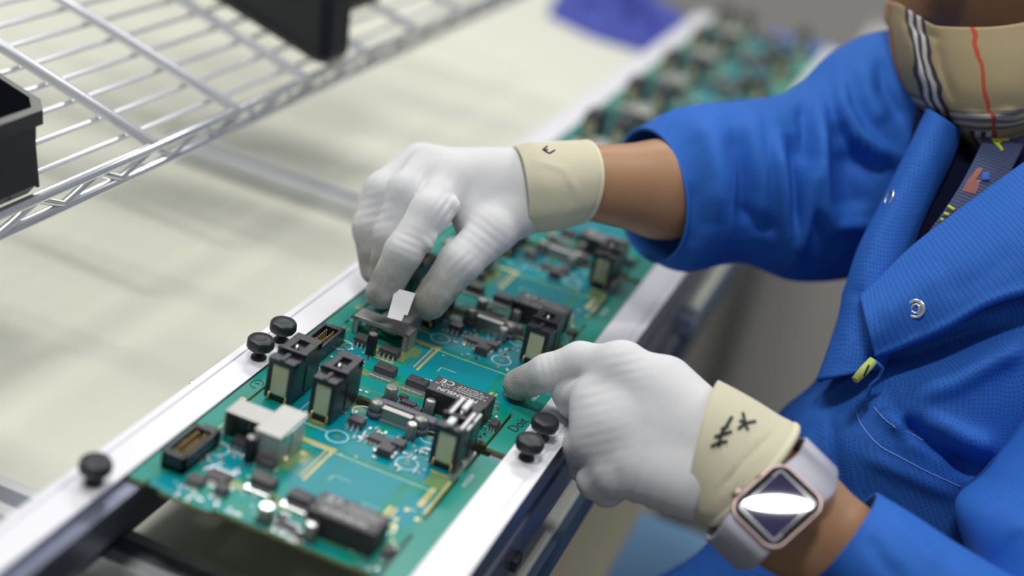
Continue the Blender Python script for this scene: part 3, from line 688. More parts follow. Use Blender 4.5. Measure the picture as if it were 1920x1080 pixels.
# ---- right hand (upper in the photo)
RH = dict(
 index=([P(842, 338, 800), P(806, 398, 776), P(757, 472, 771), P(718, 548, 776)], [12, 11.2, 10.4, 9.6]),
 middle=([P(808, 312, 806), P(762, 360, 790), P(735, 440, 792), P(722, 515, 800)], [12, 11, 10.2, 9.6]),
 ring=([P(786, 306, 818), P(718, 358, 806), P(694, 425, 806), P(704, 505, 808)], [11.5, 10.8, 9.8, 9]),
 pinky=([P(775, 312, 832), P(705, 372, 826), P(690, 430, 824), P(700, 495, 820)], [10.5, 9.6, 8.8, 8.2]),
 thumb=([P(985, 385, 800), P(925, 432, 786), P(862, 492, 777), P(806, 566, 776)], [14, 13, 11.8, 10]))
RWR = P(1040, 345, 803)
PD = lambda dx, dy: (R_*dx + D_*dy)         # offsets in u in the picture plane
def right_hand(p, off=0.0):
    w1 = RWR+PD(0, 1); w2 = RWR+PD(0, 6)
    palm = smin(seg(p, P(838, 345, 806), w1, 16.5-off, 19.5-off), seg(p, P(800, 330, 814), w1, 16-off, 19-off), 8)
    palm = smin(palm, seg(p, P(800, 325, 828), P(1000, 346, 812), 14-off, 18-off), 8)
    palm = smin(palm, seg(p, P(905, 410, 800), w2, 17-off, 17-off), 10)
    palm = smin(palm, seg(p, P(842, 338, 800), P(800, 322, 824), 14.5-off, 13.5-off), 6)
    palm = smin(palm, seg(p, RWR+PD(0, 2), P(1090, 345, 806), 20.5-off, 21-off), 6)
    out = None
    for k in ('index', 'middle', 'ring', 'pinky', 'thumb'):
        C, r = RH[k]; d = crv(p, C, [q-off for q in r], 3.5); d = smin(palm, d, 5.5)
        out = d if out is None else smin(out, d, .6)
    return out
def wrinkle(p, spots):
    w = 0
    for c, r, fr, am, dirv in spots:
        q = p-np.asarray(c, np.float32); e_ = np.exp(-(np.sum(q*q, 1))/(r*r)); w = w+.5*am*e_*np.sin((q@np.asarray(dirv, np.float32))*fr)
    return w
ax_r = (P(1000, 350, 800)-P(800, 330, 800)); ax_r /= np.linalg.norm(ax_r)
wr_r = [(P(842, 392, 768), 10, 1.7, .8, PD(.8, .5)), (P(800, 330, 790), 16, 1.1, .5, PD(.9, .4)), (P(905, 440, 775), 13, 1.3, .35, PD(.6, -.8)), (P(765, 455, 762), 8, 1.5, .4, PD(-.4, .9)), (P(860, 490, 766), 10, 1.4, .45, PD(.7, .7)), (P(700, 400, 790), 12, 1.2, .55, PD(.2, 1))]
def gl_r(p):
    d = right_hand(p)
    bul = seg(p, P(846, 386, 778), P(826, 410, 778), 5.2, 4.0); d = smin(d, bul, 3)      # fabric gathered at the finger crotch
    bul = seg(p, P(800, 452, 770), P(806, 447, 770), 5.5, 3.5); d = smin(d, bul, 3)
    d = d + wrinkle(p, wr_r)
    return np.maximum(d, ((p-P(1012, 350, 803).astype(np.float32))@ax_r.astype(np.float32)))
def bounds(C, m_): C = np.array(C); return C.min(0)-m_, C.max(0)+m_
lo, hi = bounds([c for k in RH for c in RH[k][0]]+[P(1060, 345, 803)], 24)
glv, V = body_obj('glove', gl_r, lo, hi, .95, m_glove, PERSON, 2)
glv['label'] = 'white glove pinching a small label'
def coat_attr(o, V, tips, r):
    d = np.min([np.linalg.norm(V-np.array(t_), axis=1) for t_ in tips], 0); c = np.clip(1.5*(1-d/r), 0, 1)
    a = o.data.attributes.new('coat', 'FLOAT', 'POINT'); a.data.foreach_set('value', c.astype(np.float32))
coat_attr(glv, V, [RH[k][0][3] for k in RH], 34)
# ---- left hand (lower in the photo, wearing the watch)
LH = dict(
 index=([P(1166, 692, 716), P(1088, 679, 735), P(1026, 699, 741), P(973, 721, 752)], [12.2, 10.4, 9.6, 8.8]),
 middle=([P(1125, 757, 716), P(1052, 757, 729), P(1046, 788, 724), P(1082, 800, 724)], [12.4, 10.6, 9.6, 9]),
 ring=([P(1122, 822, 712), P(1095, 838, 722), P(1098, 870, 733), P(1120, 872, 740)], [12.4, 10.6, 9.6, 9]),
 pinky=([P(1150, 886, 706), P(1118, 900, 714), P(1138, 918, 722), P(1165, 905, 728)], [11.5, 9.6, 8.6, 8.4]),
 thumb=([P(1290, 830, 722), P(1230, 800, 745), P(1180, 790, 752), P(1130, 790, 756)], [13, 11, 10, 9]))
LH['middle'] = ([np.array(q, float) for q in ((-110, 626, 28), (-129, 640, 17), (-127, 644, 9.8), (-117, 646, 9.2))], [12.4, 10.4, 9.2, 8.8])
LW1 = P(1352, 838, 694); LW2 = P(1300, 905, 690)
def left_hand(p, off=0.0):
    palm = smin(seg(p, P(1166, 692, 716), LW1, 14.5-off, 17.5-off), seg(p, P(1125, 757, 716), P(1330, 860, 692), 15-off, 17-off), 8)
    palm = smin(palm, seg(p, P(1125, 822, 712), LW2, 14.5-off, 16.5-off), 8)
    palm = smin(palm, seg(p, P(1160, 884, 708), LW2, 13-off, 15.5-off), 8)
    palm = smin(palm, seg(p, P(1250, 720, 712), LW1, 14-off, 17-off), 8)
    palm = smin(palm, seg(p, P(1262, 905, 700), P(1330, 900, 692), 14-off, 16-off), 6)
    palm = smin(palm, ell(p, P(1145, 790, 711), (18-off, 18-off, 16-off)), 8)
    out = None
    for k in ('index', 'middle', 'ring', 'pinky', 'thumb'):
        C, r = LH[k]; d = crv(p, C, [q-off for q in r], 3.5); d = smin(palm, d, 5.5)
        out = d if out is None else smin(out, d, .6)
    return out
wr_l = [(P(1170, 665, 698), 12, 1.4, .35, PD(.2, 1)), (P(1110, 740, 700), 12, 1.2, .3, PD(.3, 1)), (P(1120, 830, 698), 12, 1.2, .3, PD(.3, 1)), (P(1025, 690, 730), 7, 1.6, .5, PD(1, -.2)), (P(1135, 905, 705), 10, 1.0, .7, PD(1, .5)), (P(1200, 940, 695), 16, .8, .8, PD(1, .3))]
def gl_l(p):
    ax = (P(1412, 893, 684)-P(1310, 845, 694)); ax /= np.linalg.norm(ax)
    return np.maximum(left_hand(p) + wrinkle(p, wr_l), (p-P(1360, 860, 693).astype(np.float32))@ax.astype(np.float32))
lo, hi = bounds([c for k in LH for c in LH[k][0]]+[LW1, LW2], 22)
glv2, V = body_obj('glove', gl_l, lo, hi, .95, m_glove, PERSON, 2)
glv2['label'] = 'white glove pressing one finger on the board'
coat_attr(glv2, V, [LH[k][0][3] for k in ('index', 'middle')], 26)
# ---- lofts through rings given by picture centre, depth, half width in px, depth radius in u
def cat_(P4, t):
    a, b_, c, d = P4; return .5*((2*b_)+(-a+c)*t+(2*a-5*b_+4*c-d)*t*t+(-a+3*b_-3*c+d)*t**3)
def loft(rings, nseg=96, sub=8, ridges=(), noise=0, close=False, perp=None):
    A_ = np.array([r[:5] for r in rings], float)
    ang = []
    for i in range(len(rings)):
        if len(rings[i]) > 5: a = math.radians(rings[i][5]); ang.append((math.cos(a), math.sin(a)))
        else:
            j0, j1 = max(0, i-1), min(len(rings)-1, i+1); d = A_[j1, :2]-A_[j0, :2]; d /= np.linalg.norm(d); ang.append((d[1], -d[0]))
    til = [(rings[i][6] if len(rings[i]) > 6 else (0, 0)) for i in range(len(rings))]
    A_ = np.concatenate([A_, np.array(ang), np.array(til, float)], 1); E_ = np.vstack([2*A_[0]-A_[1], A_, 2*A_[-1]-A_[-2]]); rows = []
    for i in range(len(rings)-1):
        for s_ in range(sub): rows.append(cat_(E_[i:i+4], s_/sub))
    rows.append(A_[-1]); V = []; UV = []; L0 = 0; prev = None; fw = []
    for r in rows:
        c = P(r[0], r[1], r[2]); n_ = np.array([r[5], r[6]]); n_ /= np.linalg.norm(n_); hw = r[3]*r[2]/FPX; U = R_*n_[0]+D_*n_[1]
        if prev is not None: L0 += np.linalg.norm(c-prev)
        prev = c
        for k in range(nseg+1):
            th = 2*math.pi*k/nseg; V.append(c+U*hw*math.cos(th)+(F_*r[4]-R_*r[7]-D_*r[8])*math.sin(th)); UV.append((k/nseg*2*math.pi*(hw+r[4])/2, L0)); fw.append(max(0, -math.sin(th)))
    V = np.array(V); fw = np.array(fw); V = ridge(V, ridges, fw)
    Fq = []; m1 = nseg+1
    for i in range(len(rows)-1):
        for k in range(nseg): a = i*m1+k; Fq.append((a, a+1, a+m1+1, a+m1))
    return V, Fq, UV
def ridge(V, ridges, fw=None):
    if not len(ridges): return V
    px, z = PJ(V); sh = np.zeros(len(V))
    for pl, amp, wd in ridges:
        pl = np.array(pl, float); best = np.full(len(V), 1e9); tt = np.zeros(len(V)); n = len(pl)-1
        for i in range(n):
            a, b_ = pl[i], pl[i+1]; ab = b_-a; h = np.clip(((px-a)@ab)/(ab@ab), 0, 1); d = np.linalg.norm(px-a-h[:, None]*ab, axis=1)
            m_ = d < best; best[m_] = d[m_]; tt[m_] = (i+h[m_])/n
        sh += amp*np.exp(-(best/wd)**2)*np.clip(np.sin(np.pi*np.clip(tt, .04, .96))*1.6, 0, 1)
    if fw is not None: sh *= fw
    return V-np.outer(sh, F_)
def patch(rows, sub=12, ridges=()):
    A_ = np.array(rows, float)
    def up(Q):
        E_ = np.concatenate([2*Q[:1]-Q[1:2], Q, 2*Q[-1:]-Q[-2:-1]]); out = []
        for i in range(len(Q)-1):
            for s_ in range(sub): out.append(cat_(E_[i:i+4], s_/sub))
        out.append(Q[-1]); return np.array(out)
    A_ = up(A_); A_ = np.swapaxes(up(np.swapaxes(A_, 0, 1)), 0, 1)
    nr, nc = A_.shape[:2]; V = np.array([P(*A_[i, j]) for i in range(nr) for j in range(nc)]); V = ridge(V, ridges)
    Vg = V.reshape(nr, nc, 3); ul = np.zeros((nr, nc)); vl = np.zeros((nr, nc))
    ul[:, 1:] = np.cumsum(np.linalg.norm(Vg[:, 1:]-Vg[:, :-1], axis=2), 1); ul -= ul[:, nc//2:nc//2+1]; vl[1:] = np.cumsum(np.linalg.norm(Vg[1:]-Vg[:-1], axis=2), 0); vl -= vl[nr//2:nr//2+1]*0
    Fq = [(i*nc+j, (i+1)*nc+j, (i+1)*nc+j+1, i*nc+j+1) for i in range(nr-1) for j in range(nc-1)]
    return V, Fq, np.stack([ul.reshape(-1), vl.reshape(-1)], 1)
def sheet(name, VFU, mat_, parent, th=1.3, off=0):
    o = link(pymesh(name, *VFU), name, mat_, parent, smooth=True)
    if th: s_ = o.modifiers.new('t', 'SOLIDIFY'); s_.thickness = th*S; s_.offset = off
    return o
def bvh(VFU): return BVHTree.FromPolygons([Vector(v) for v in VFU[0]], [tuple(f) for f in VFU[1]])
def drop(bv, px, py, lift=.4):               # where the sight line through a mark meets the real surface
    d = Vector(P(px, py, 1)-CO).normalized(); h = bv.ray_cast(Vector(CO), d)
    if h[0] is None: return None
    n_ = h[1] if h[1].dot(d) < 0 else -h[1]; return h[0]+n_*lift
# glove cuffs
def angp(ax, ay, bx, by): return math.degrees(math.atan2(by-ay, bx-ax))
rc = [(972, 356, 803, 79.5, 26, -97, (5, 0)), (1000, 352, 803, 83, 27.6, -97, (6, 0)), (1030, 350, 804, 82, 28, -96, (7, 0)), (1065, 345, 806, 79, 28, -93, (9, 0)), (1080, 343, 807, 78, 28, -90, (10, 0)), (1090, 342, 808, 75, 27.5, -88, (10, 0))]
cfr = loft(rc, 96, 8, [([(1000, 300), (1060, 320), (1090, 380)], .8, 5), ([(1015, 420), (1060, 410), (1080, 380)], .7, 6)])
c1 = sheet('glove_cuff', cfr, m_cuff, glv, 1.4)
def hem(name, ring, r, mat_, parent):
    V, Fq, UV = loft([ring, (ring[0]+2,)+tuple(ring[1:])], 64, 1)
    t = MB(); t.tube([tuple(v) for v in V[:64]], r, 8, closed=True); return t.obj(name, mat_, parent, smooth=True)
hem('hem', rc[-1], 1.7, m_cuff, glv)
lc = [(1318, 834, 696, 122, 23.5, -77, (-7, 0)), (1352, 856, 692, 122, 24, -66, (-5, 0)), (1385, 876, 688, 121, 24.5, -54, (-3, 0)), (1402, 884, 686, 122, 25, -49), (1410, 889, 685, 120, 24.5, -48)]
cfl = loft(lc, 96, 8, [([(1345, 925), (1400, 860), (1470, 795)], -1.2, 4)])
c2 = sheet('glove_cuff', cfl, m_cuff, glv2, 1.4); c2['label'] = 'cream ribbed cuff with FK written in black marker'
hem('hem', lc[-1], 2.2, m_cuff, glv2)
bl = bvh(cfl); br = bvh(cfr)
def strokes(bv, lines, r, mat_, parent, name='ink_mark', lift=.9):
    t = MB(); ok = 0
    for ln_ in lines:
        pts = []
        if len(ln_) > 3 and name == 'loose_thread':      # a soft curve through the points
            q_ = np.array(ln_, float); q_ = np.vstack([2*q_[0]-q_[1], q_, 2*q_[-1]-q_[-2]]); ln_ = [tuple(cat_(q_[i:i+4], f)) for i in range(len(q_)-3) for f in (0, .25, .5, .75)]+[tuple(q_[-2])]
        for (a, b_) in zip(ln_, ln_[1:]):
            for s_ in range(4):
                q = drop(bv, a[0]+(b_[0]-a[0])*s_/4, a[1]+(b_[1]-a[1])*s_/4, lift)
                if q is not None: pts.append(tuple(q))
        q = drop(bv, *ln_[-1], lift)
        if q is not None: pts.append(tuple(q))
        if len(pts) > 1: t.tube(pts, r, 5); ok = 1
    return t.obj(name, mat_, parent)
strokes(bl, [[(1348, 838), (1352, 815), (1362, 800), (1372, 783)], [(1352, 806), (1366, 800)], [(1340, 820), (1358, 815), (1372, 810)], [(1334, 838), (1345, 832), (1364, 828)], [(1392, 776), (1398, 800), (1402, 808)], [(1416, 792), (1398, 795), (1386, 790)], [(1398, 794), (1384, 806)]], .85, m_ink, c2)
strokes(br, [[(1026, 277), (1018, 283), (1030, 290), (1040, 284)], [(1019, 284), (1027, 283)]], .5, m_ink, c1)
# ---- right sleeve
rs = [(1220, 366, 842, 126, 41, -97, (17, 2)), (1282, 356, 848, 152, 47, -93, (14, 0)), (1390, 341, 862, 150, 47, -90), (1480, 352, 876, 174, 52, -95), (1575, 330, 890, 188, 56, -112), (1655, 265, 900, 190, 58, -120), (1730, 210, 905, 175, 58, -125), (1800, 190, 915, 160, 55, -125)]
rdg = [([(1535, 170), (1537, 280), (1542, 390), (1565, 428), (1640, 424)], 11, 14), ([(1585, 270), (1590, 340), (1600, 405)], -7, 30), ([(1450, 225), (1465, 350), (1480, 470), (1487, 515)], 9, 13), ([(1525, 290), (1512, 400), (1490, 505)], 8, 12),
       ([(1480, 240), (1490, 340), (1488, 450)], -6, 12), ([(1500, 190), (1508, 250), (1505, 320)], -5, 14), ([(1572, 130), (1578, 200), (1604, 250), (1640, 280), (1700, 310)], 9, 12), ([(1560, 220), (1600, 290), (1660, 335)], -5, 14), ([(1615, 110), (1625, 180), (1660, 240)], 5, 16), ([(1650, 100), (1660, 170), (1700, 240)], -4, 14),
       ([(1400, 195), (1415, 260), (1430, 360), (1425, 440)], 5, 20), ([(1370, 230), (1385, 330), (1390, 430)], -5, 18), ([(1300, 210), (1335, 260), (1350, 340), (1340, 430)], 5, 26), ([(1300, 330), (1310, 420), (1290, 470)], -2, 20), ([(1410, 470), (1450, 500), (1480, 490)], 3, 12), ([(1380, 380), (1420, 420), (1460, 430)], -3, 14)]
slr = loft(rs, 160, 14, [(q[0], q[1]*1.4, q[2]) for q in rdg])
JK = empty('work_coat', (60, 800, 0), None, None, None, PERSON)
sheet('sleeve', slr, m_blues, JK, 1.6)
hem('sleeve_hem', rs[0], 1.3, m_blues, JK)
# ---- left sleeve: forearm part and upper arm part
ls = [(1585, 1008, 676, 100, 34, -53, (-5, -4)), (1640, 1050, 668, 108, 38, -53, (-3, -2)), (1730, 1125, 662, 122, 42, -53), (1830, 1200, 658, 140, 46, -50), (1930, 1240, 660, 160, 50, -20), (2010, 1180, 672, 170, 52, 10), (2000, 1060, 690, 175, 54, 5), (1985, 960, 705, 180, 56, 2), (2010, 870, 720, 150, 54, -8), (2035, 760, 742, 135, 54, -15), (2060, 600, 770, 135, 56, -15), (2070, 450, 800, 130, 58, -10), (2040, 320, 830, 110, 50, -10)]
lrg = [([(1660, 960), (1720, 1010), (1770, 1075)], 2.5, 16), ([(1620, 1000), (1660, 1060), (1700, 1100)], -2, 18), ([(1690, 970), (1740, 1010), (1800, 1070)], -3, 10), ([(1815, 930), (1850, 890), (1900, 850)], 5, 16), ([(1830, 1000), (1870, 960), (1925, 940)], -5, 14), ([(1850, 1050), (1880, 1000), (1930, 975)], 4, 14)]
sll = loft(ls, 128, 12, lrg)
sheet('sleeve', sll, m_blues, JK, 1.6)
hem('sleeve_hem', ls[0], 1.1, m_blues, JK)
# ---- coat body
T = [[(1700, 190, 900), (1735, 200, 860), (1790, 270, 838), (1870, 290, 842), (1960, 240, 835), (2080, 200, 850), (2230, 260, 920)],
     [(1648, 380, 880), (1690, 385, 828), (1760, 405, 812), (1850, 410, 806), (1950, 390, 795), (2090, 350, 812), (2240, 380, 900)],
     [(1604, 500, 872), (1645, 505, 812), (1710, 515, 790), (1800, 520, 776), (1920, 500, 765), (2080, 480, 785), (2250, 500, 880)],
     [(1566, 620, 860), (1605, 630, 800), (1680, 640, 770), (1780, 635, 755), (1900, 625, 745), (2080, 610, 765), (2250, 620, 870)],
     [(1534, 710, 850), (1572, 718, 790), (1650, 725, 762), (1760, 730, 745), (1880, 730, 738), (2060, 730, 755), (2240, 740, 860)],
     [(1455, 785, 850), (1520, 800, 782), (1610, 830, 757), (1720, 840, 742), (1860, 850, 740), (2040, 850, 755), (2220, 860, 850)],
     [(1400, 910, 850), (1470, 930, 788), (1580, 940, 765), (1700, 950, 752), (1850, 960, 750), (2030, 960, 765), (2200, 980, 850)],
     [(1318, 1030, 850), (1420, 1050, 790), (1550, 1060, 768), (1700, 1080, 758), (1850, 1090, 758), (2030, 1090, 775), (2200, 1100, 850)],
     [(1200, 1110, 850), (1350, 1160, 795), (1520, 1200, 775), (1700, 1220, 768), (1860, 1230, 770), (2030, 1230, 785), (2200, 1240, 850)]]
trg = [(q[0], q[1]*1.5, q[2]) for q in [([(1480, 742), (1530, 735), (1580, 716), (1625, 690)], 5, 9), ([(1500, 765), (1560, 752), (1620, 715)], -5, 12), ([(1640, 680), (1720, 668), (1800, 640), (1920, 600)], -9, 22), ([(1690, 745), (1780, 715), (1860, 668), (1930, 640)], 6, 26), ([(1610, 850), (1700, 890), (1800, 935)], 2, 14), ([(1680, 780), (1760, 845), (1850, 890)], -11, 20), ([(1640, 760), (1720, 830), (1800, 880)], 6, 14), ([(1730, 775), (1800, 820), (1870, 845)], 5, 22), ([(1560, 770), (1570, 860), (1590, 960)], -3, 10), ([(1500, 800), (1510, 860), (1530, 920)], 3, 22), ([(1450, 800), (1480, 780), (1500, 820)], 3, 12)]]
tb = patch(T, 14, trg); sheet('coat_body', tb, m_blue, JK, 1.6)
btb = bvh(tb)
# back of the coat closes the torso
BK = [[T[i][0], (T[i][0][0]+60, T[i][0][1], 960), (1850, T[i][3][1], 1050), (2050, T[i][5][1], 1040), (T[i][6][0]-30, T[i][6][1], 950), T[i][6]] for i in range(len(T))]
sheet('coat_back', patch(BK, 8), m_blue, JK, 1.6)
# left-of-picture front panel with rolled edge
Lp = [(1742, 203, 812), (1700, 290, 800), (1652, 385, 796), (1612, 465, 790), (1588, 540, 784), (1574, 600, 780), (1556, 655, 776), (1534, 714, 774)]
Rp = [(1802, 246, 804), (1784, 300, 796), (1754, 362, 790), (1724, 428, 784), (1704, 492, 778), (1694, 560, 768), (1684, 632, 762), (1655, 690, 758)]
rows = []
for a, b_ in zip(Lp, Rp):
    a = np.array(a, float); b_ = np.array(b_, float); w_ = b_-a
    rows.append([tuple(a+np.array([5, 2, 26])), tuple(a+np.array([-1, 0, 8])), tuple(a+w_*.2+np.array([0, 0, -7])), tuple(a+w_*.5+np.array([0, 0, -9])), tuple(a+w_*.8+np.array([0, 0, -2])), tuple(b_+np.array([0, 0, 10]))])
p1 = patch(rows, 10, [([(1700, 330), (1640, 440), (1600, 560)], 2.5, 16), ([(1575, 560), (1600, 545), (1620, 560)], -3, 12), ([(1570, 600), (1590, 640), (1585, 690)], 1.5, 12)])
sheet('front_panel', p1, m_blue, JK, 1.8); bp1 = bvh(p1)
# overlapping front panel
Tp = [(1613, 560, 762), (1655, 520, 764), (1702, 474, 766), (1760, 427, 766), (1850, 360, 768), (1930, 303, 772), (2060, 215, 790)]
Bt = [(1640, 668, 752), (1672, 656, 750), (1712, 640, 746), (1775, 612, 740), (1850, 570, 734), (1930, 545, 734), (2070, 520, 746)]
rows = [[tuple(np.array(a)*(1-f)+np.array(b_)*f+np.array([0, 0, -9*math.sin(math.pi*f)-3])) for a, b_ in zip(Tp, Bt)] for f in (0, .12, .35, .65, .9, 1)]
rows = [[tuple(np.array(q)+np.array([-2, -1, 9])) for q in rows[0]]]+rows+[[tuple(np.array(q)+np.array([2, 3, 12])) for q in rows[-1]]]
p2 = patch(rows, 10, [([(1640, 600), (1700, 560), (1780, 500)], 1.5, 20), ([(1760, 560), (1840, 520), (1920, 460)], -1.5, 22)])
sheet('front_panel', p2, m_blue, JK, 1.8); bp2 = bvh(p2)
# seam along the left end of the overlapping panel
strokes(bp2, [[(1618, 568), (1622, 600), (1628, 630), (1640, 662)]], .35, m_blue, JK, 'seam', .3)
strokes(btb, [[(1607, 775), (1618, 800), (1650, 836), (1690, 858), (1740, 885), (1800, 912)], [(1640, 765), (1665, 790), (1700, 812), (1730, 828)]], .5, m_thread, JK, 'loose_thread', .8)
# snaps
def snap(bv, px, py, name, full):
    c = drop(bv, px, py, .3); c2_ = drop(bv, px+6, py, .3); c3_ = drop(bv, px, py+6, .3)
    u = (c2_-c).normalized(); v_ = (c3_-c); n_ = u.cross(v_).normalized()
    if n_.dot(Vector(F_)) > 0: n_ = -n_
    n_ = (n_ + Vector(R_)*(-.45)).normalized()
    u = n_.orthogonal().normalized(); v_ = n_.cross(u)
    t = MB()
    def circ(r, h, k=24): return [tuple(c+n_*h+u*r*math.cos(2*math.pi*i/k)+v_*r*math.sin(2*math.pi*i/k)) for i in range(k)]
    if full:
        t.tube(circ(4.4, .8), .95, 8, closed=True); t.tube(circ(2.3, .9), .7, 8, closed=True)
        f = t.b.faces.new([t.b.verts.new(q) for q in circ(4.2, .3)])
    else: t.tube(circ(4.3, .6), .65, 8, closed=True)
    return t.obj(name, m_solder, JK, smooth=True)
snap(bp2, 1718, 579, 'snap_button', True); snap(bp1, 1670, 372, 'snap_ring', False)
# yellow-green tag
t = MB(); a = P(1637, 676, 742); b_ = P(1603, 713, 738); t.tube([tuple(a), tuple((a+b_)/2), tuple(b_)], [2.6, 2.9, 2.2], 7); tg = t.obj('cord_tag', m_tag, JK)
t = MB(); mid = (a+b_)/2-F_*2.6; t.tube([tuple(mid+PD(-1, 3)), tuple(mid+PD(2, -3))], .6, 5); t.obj('tag_mark', m_ink, tg)
t = MB(); t.tube([tuple(P(*q)) for q in ((1640, 676, 744), (1655, 690, 745), (1648, 708, 750), (1632, 722, 752), (1628, 745, 752))], 1.0, 6); t.obj('cord_loop', m_blue, JK)
# shirt and lanyard in the neck opening
sh = patch([[(1720, 200, 826), (1790, 240, 822), (1870, 255, 824), (1960, 230, 824), (2060, 200, 832)], [(1690, 330, 816), (1760, 340, 808), (1850, 340, 804), (1950, 320, 800), (2060, 300, 812)], [(1660, 430, 806), (1730, 440, 794), (1820, 440, 788), (1930, 420, 782), (2040, 400, 795)], [(1640, 540, 800), (1700, 540, 784), (1790, 540, 774), (1900, 520, 766), (2000, 500, 776)]], 10)
sheet('shirt', sh, m_navy, PERSON, 1.2)
la = []
for (lx, ly, rx_, ry_) in ((1862, 215, 1935, 240), (1836, 279, 1903, 305), (1802, 345, 1868, 372), (1768, 398, 1830, 428), (1738, 440, 1796, 474), (1700, 500, 1755, 535)):
    f = (ly-215)/285; d_ = 806-34*f-8*math.sin(math.pi*f)
    la.append([(lx, ly, d_+2), ((lx+rx_)/2, (ly+ry_)/2, d_), (rx_, ry_, d_+2)])
lan = patch(la, 10)
m_lan = mat('lanyard_weave', (.035, .05, .13), .8); N, L, b = nd(m_lan)
tc = N.new('ShaderNodeTexCoord'); wv = N.new('ShaderNodeTexWave'); wv.bands_direction = 'Y'; wv.inputs['Scale'].default_value = .145; L.new(tc.outputs['UV'], wv.inputs['Vector'])
cr = N.new('ShaderNodeValToRGB'); cr.color_ramp.elements[0].color = (.02, .03, .1, 1); cr.color_ramp.elements[1].color = (.075, .10, .2, 1); L.new(wv.outputs['Fac'], cr.inputs[0]); L.new(cr.outputs[0], b.inputs['Base Color'])
lano = sheet('lanyard', lan, m_lan, PERSON, 1.0); bln = bvh(lan)
def crop6(x, y): return (1640+x/4.91, 220+y/4.91)
fl = []
for k in range(7):
    o_ = k*17
    pts = [(805+o_, 690+k*4), (835+o_, 640+k*3), (858+o_, 590)] + ([(900+o_*.9, 540), (945+o_*.8, 478)] if k < 4 else [(880+o_*.98, 600)])
    fl.append([crop6(*q) for q in pts])
strokes(bln, fl, .23, m_orange, lano, 'flag_stripe', .8)
strokes(bln, [[crop6(1000+i*9, 515), crop6(985+i*14, 590)] for i in range(5)], .7, m_lblu, lano, 'flag_canton', .8)
strokes(bln, [[crop6(1075, 215), crop6(1130, 215), crop6(1225, 210)], [crop6(1090, 225), crop6(1140, 270), crop6(1170, 315)], [crop6(1160, 220), crop6(1130, 250)], [crop6(670, 820), crop6(730, 860)], [crop6(635, 890), crop6(680, 905)], [crop6(605, 940), crop6(625, 955)]], 1.1, m_yel, lano, 'yellow_lettering', .8)
# ---- body: one continuous skin surface
HC = P(1932, -172, 880)
def body(p):
    d = seg(p, P(1090, 342, 805), P(1240, 355, 830), 21, 28.5)                # right forearm
    d = smin(d, seg(p, P(1240, 355, 830), P(1500, 350, 882), 28.5, 34), 6)
    d = smin(d, seg(p, P(1500, 350, 882), P(1740, 210, 930), 34, 42), 10)
    rh = right_hand(p, 3.4); d = smin(d, rh, 4)
    u_ = PD(.74, -.67)
    l1 = smin(seg(p, P(1350, 870, 692)+u_*9, P(1480, 965, 683)+u_*7, 17.5, 20.5), seg(p, P(1350, 870, 692)-u_*9, P(1480, 965, 683)-u_*7, 17.5, 20.5), 10)
    l1 = smin(l1, seg(p, P(1480, 965, 685), P(1640, 1090, 682), 26.5, 27), 8)
    l1 = smin(l1, seg(p, P(1640, 1090, 682), P(1950, 1220, 690), 27, 34), 8)
    l1 = smin(l1, seg(p, P(1950, 1220, 690), P(2040, 700, 790), 34, 38), 10); l1 = smin(l1, seg(p, P(2040, 700, 790), P(2010, 330, 870), 38, 44), 10)
    l1 = smin(l1, left_hand(p, 3.4), 4); d = smin(d, l1, 2)
    tor = smin(seg(p, P(1790, 260, 935), P(2000, 330, 900), 50, 50), seg(p, P(1880, 380, 900), P(1840, 1000, 880), 78, 84), 30)
    tor = smin(tor, seg(p, P(1900, 260, 905), HC, 42, 40), 20); d = smin(d, tor, 14)
    hd = ell(p, HC, (74, 92, 112), HM); hd = smin(hd, ell(p, HC+HM[:, 0]*0+HM[:, 1]*-40+HM[:, 2]*-50, (50, 54, 60), HM), 25)
    hd = smin(hd, seg(p, HC+HM[:, 1]*-88+HM[:, 2]*16, HC+HM[:, 1]*-104+HM[:, 2]*-22, 8, 12), 8)      # nose
    for s_ in (-1, 1):
        hd = smin(hd, ell(p, HC+HM[:, 0]*s_*74+HM[:, 1]*8, (8, 20, 30), HM), 5)                        # ears
        hd = smin(hd, ell(p, HC+HM[:, 0]*s_*30+HM[:, 1]*-82+HM[:, 2]*16, (13, 10, 8), HM), 3)          # eyelids
    return smin(d, hd, 12)
# head frame: columns are right, back, up; the face looks down and towards the boards
fw_ = np.array([-.58, -.62, -.53]); fw_ /= np.linalg.norm(fw_); rt_ = np.cross(fw_, [0, 0, 1]); rt_ /= np.linalg.norm(rt_); up_ = np.cross(rt_, fw_)
HM = np.stack([rt_, -fw_, up_], 1).astype(np.float32)
skn, _ = body_obj('body', body, np.array([-300, 480, -170]), np.array([330, 1110, 420]), 3.2, m_skin, PERSON, 3)
def hair(p):
    d = ell(p, HC+HM[:, 1]*10+HM[:, 2]*12, (80, 94, 110), HM)
    q = p-(HC+HM[:, 1]*-22+HM[:, 2]*30).astype(np.float32); cut = q@(HM[:, 1]*-.8+HM[:, 2]*-.6)
    return np.maximum(d, cut)
body_obj('hair', hair, HC-135, HC+135, 3.5, m_hair, PERSON, 2)
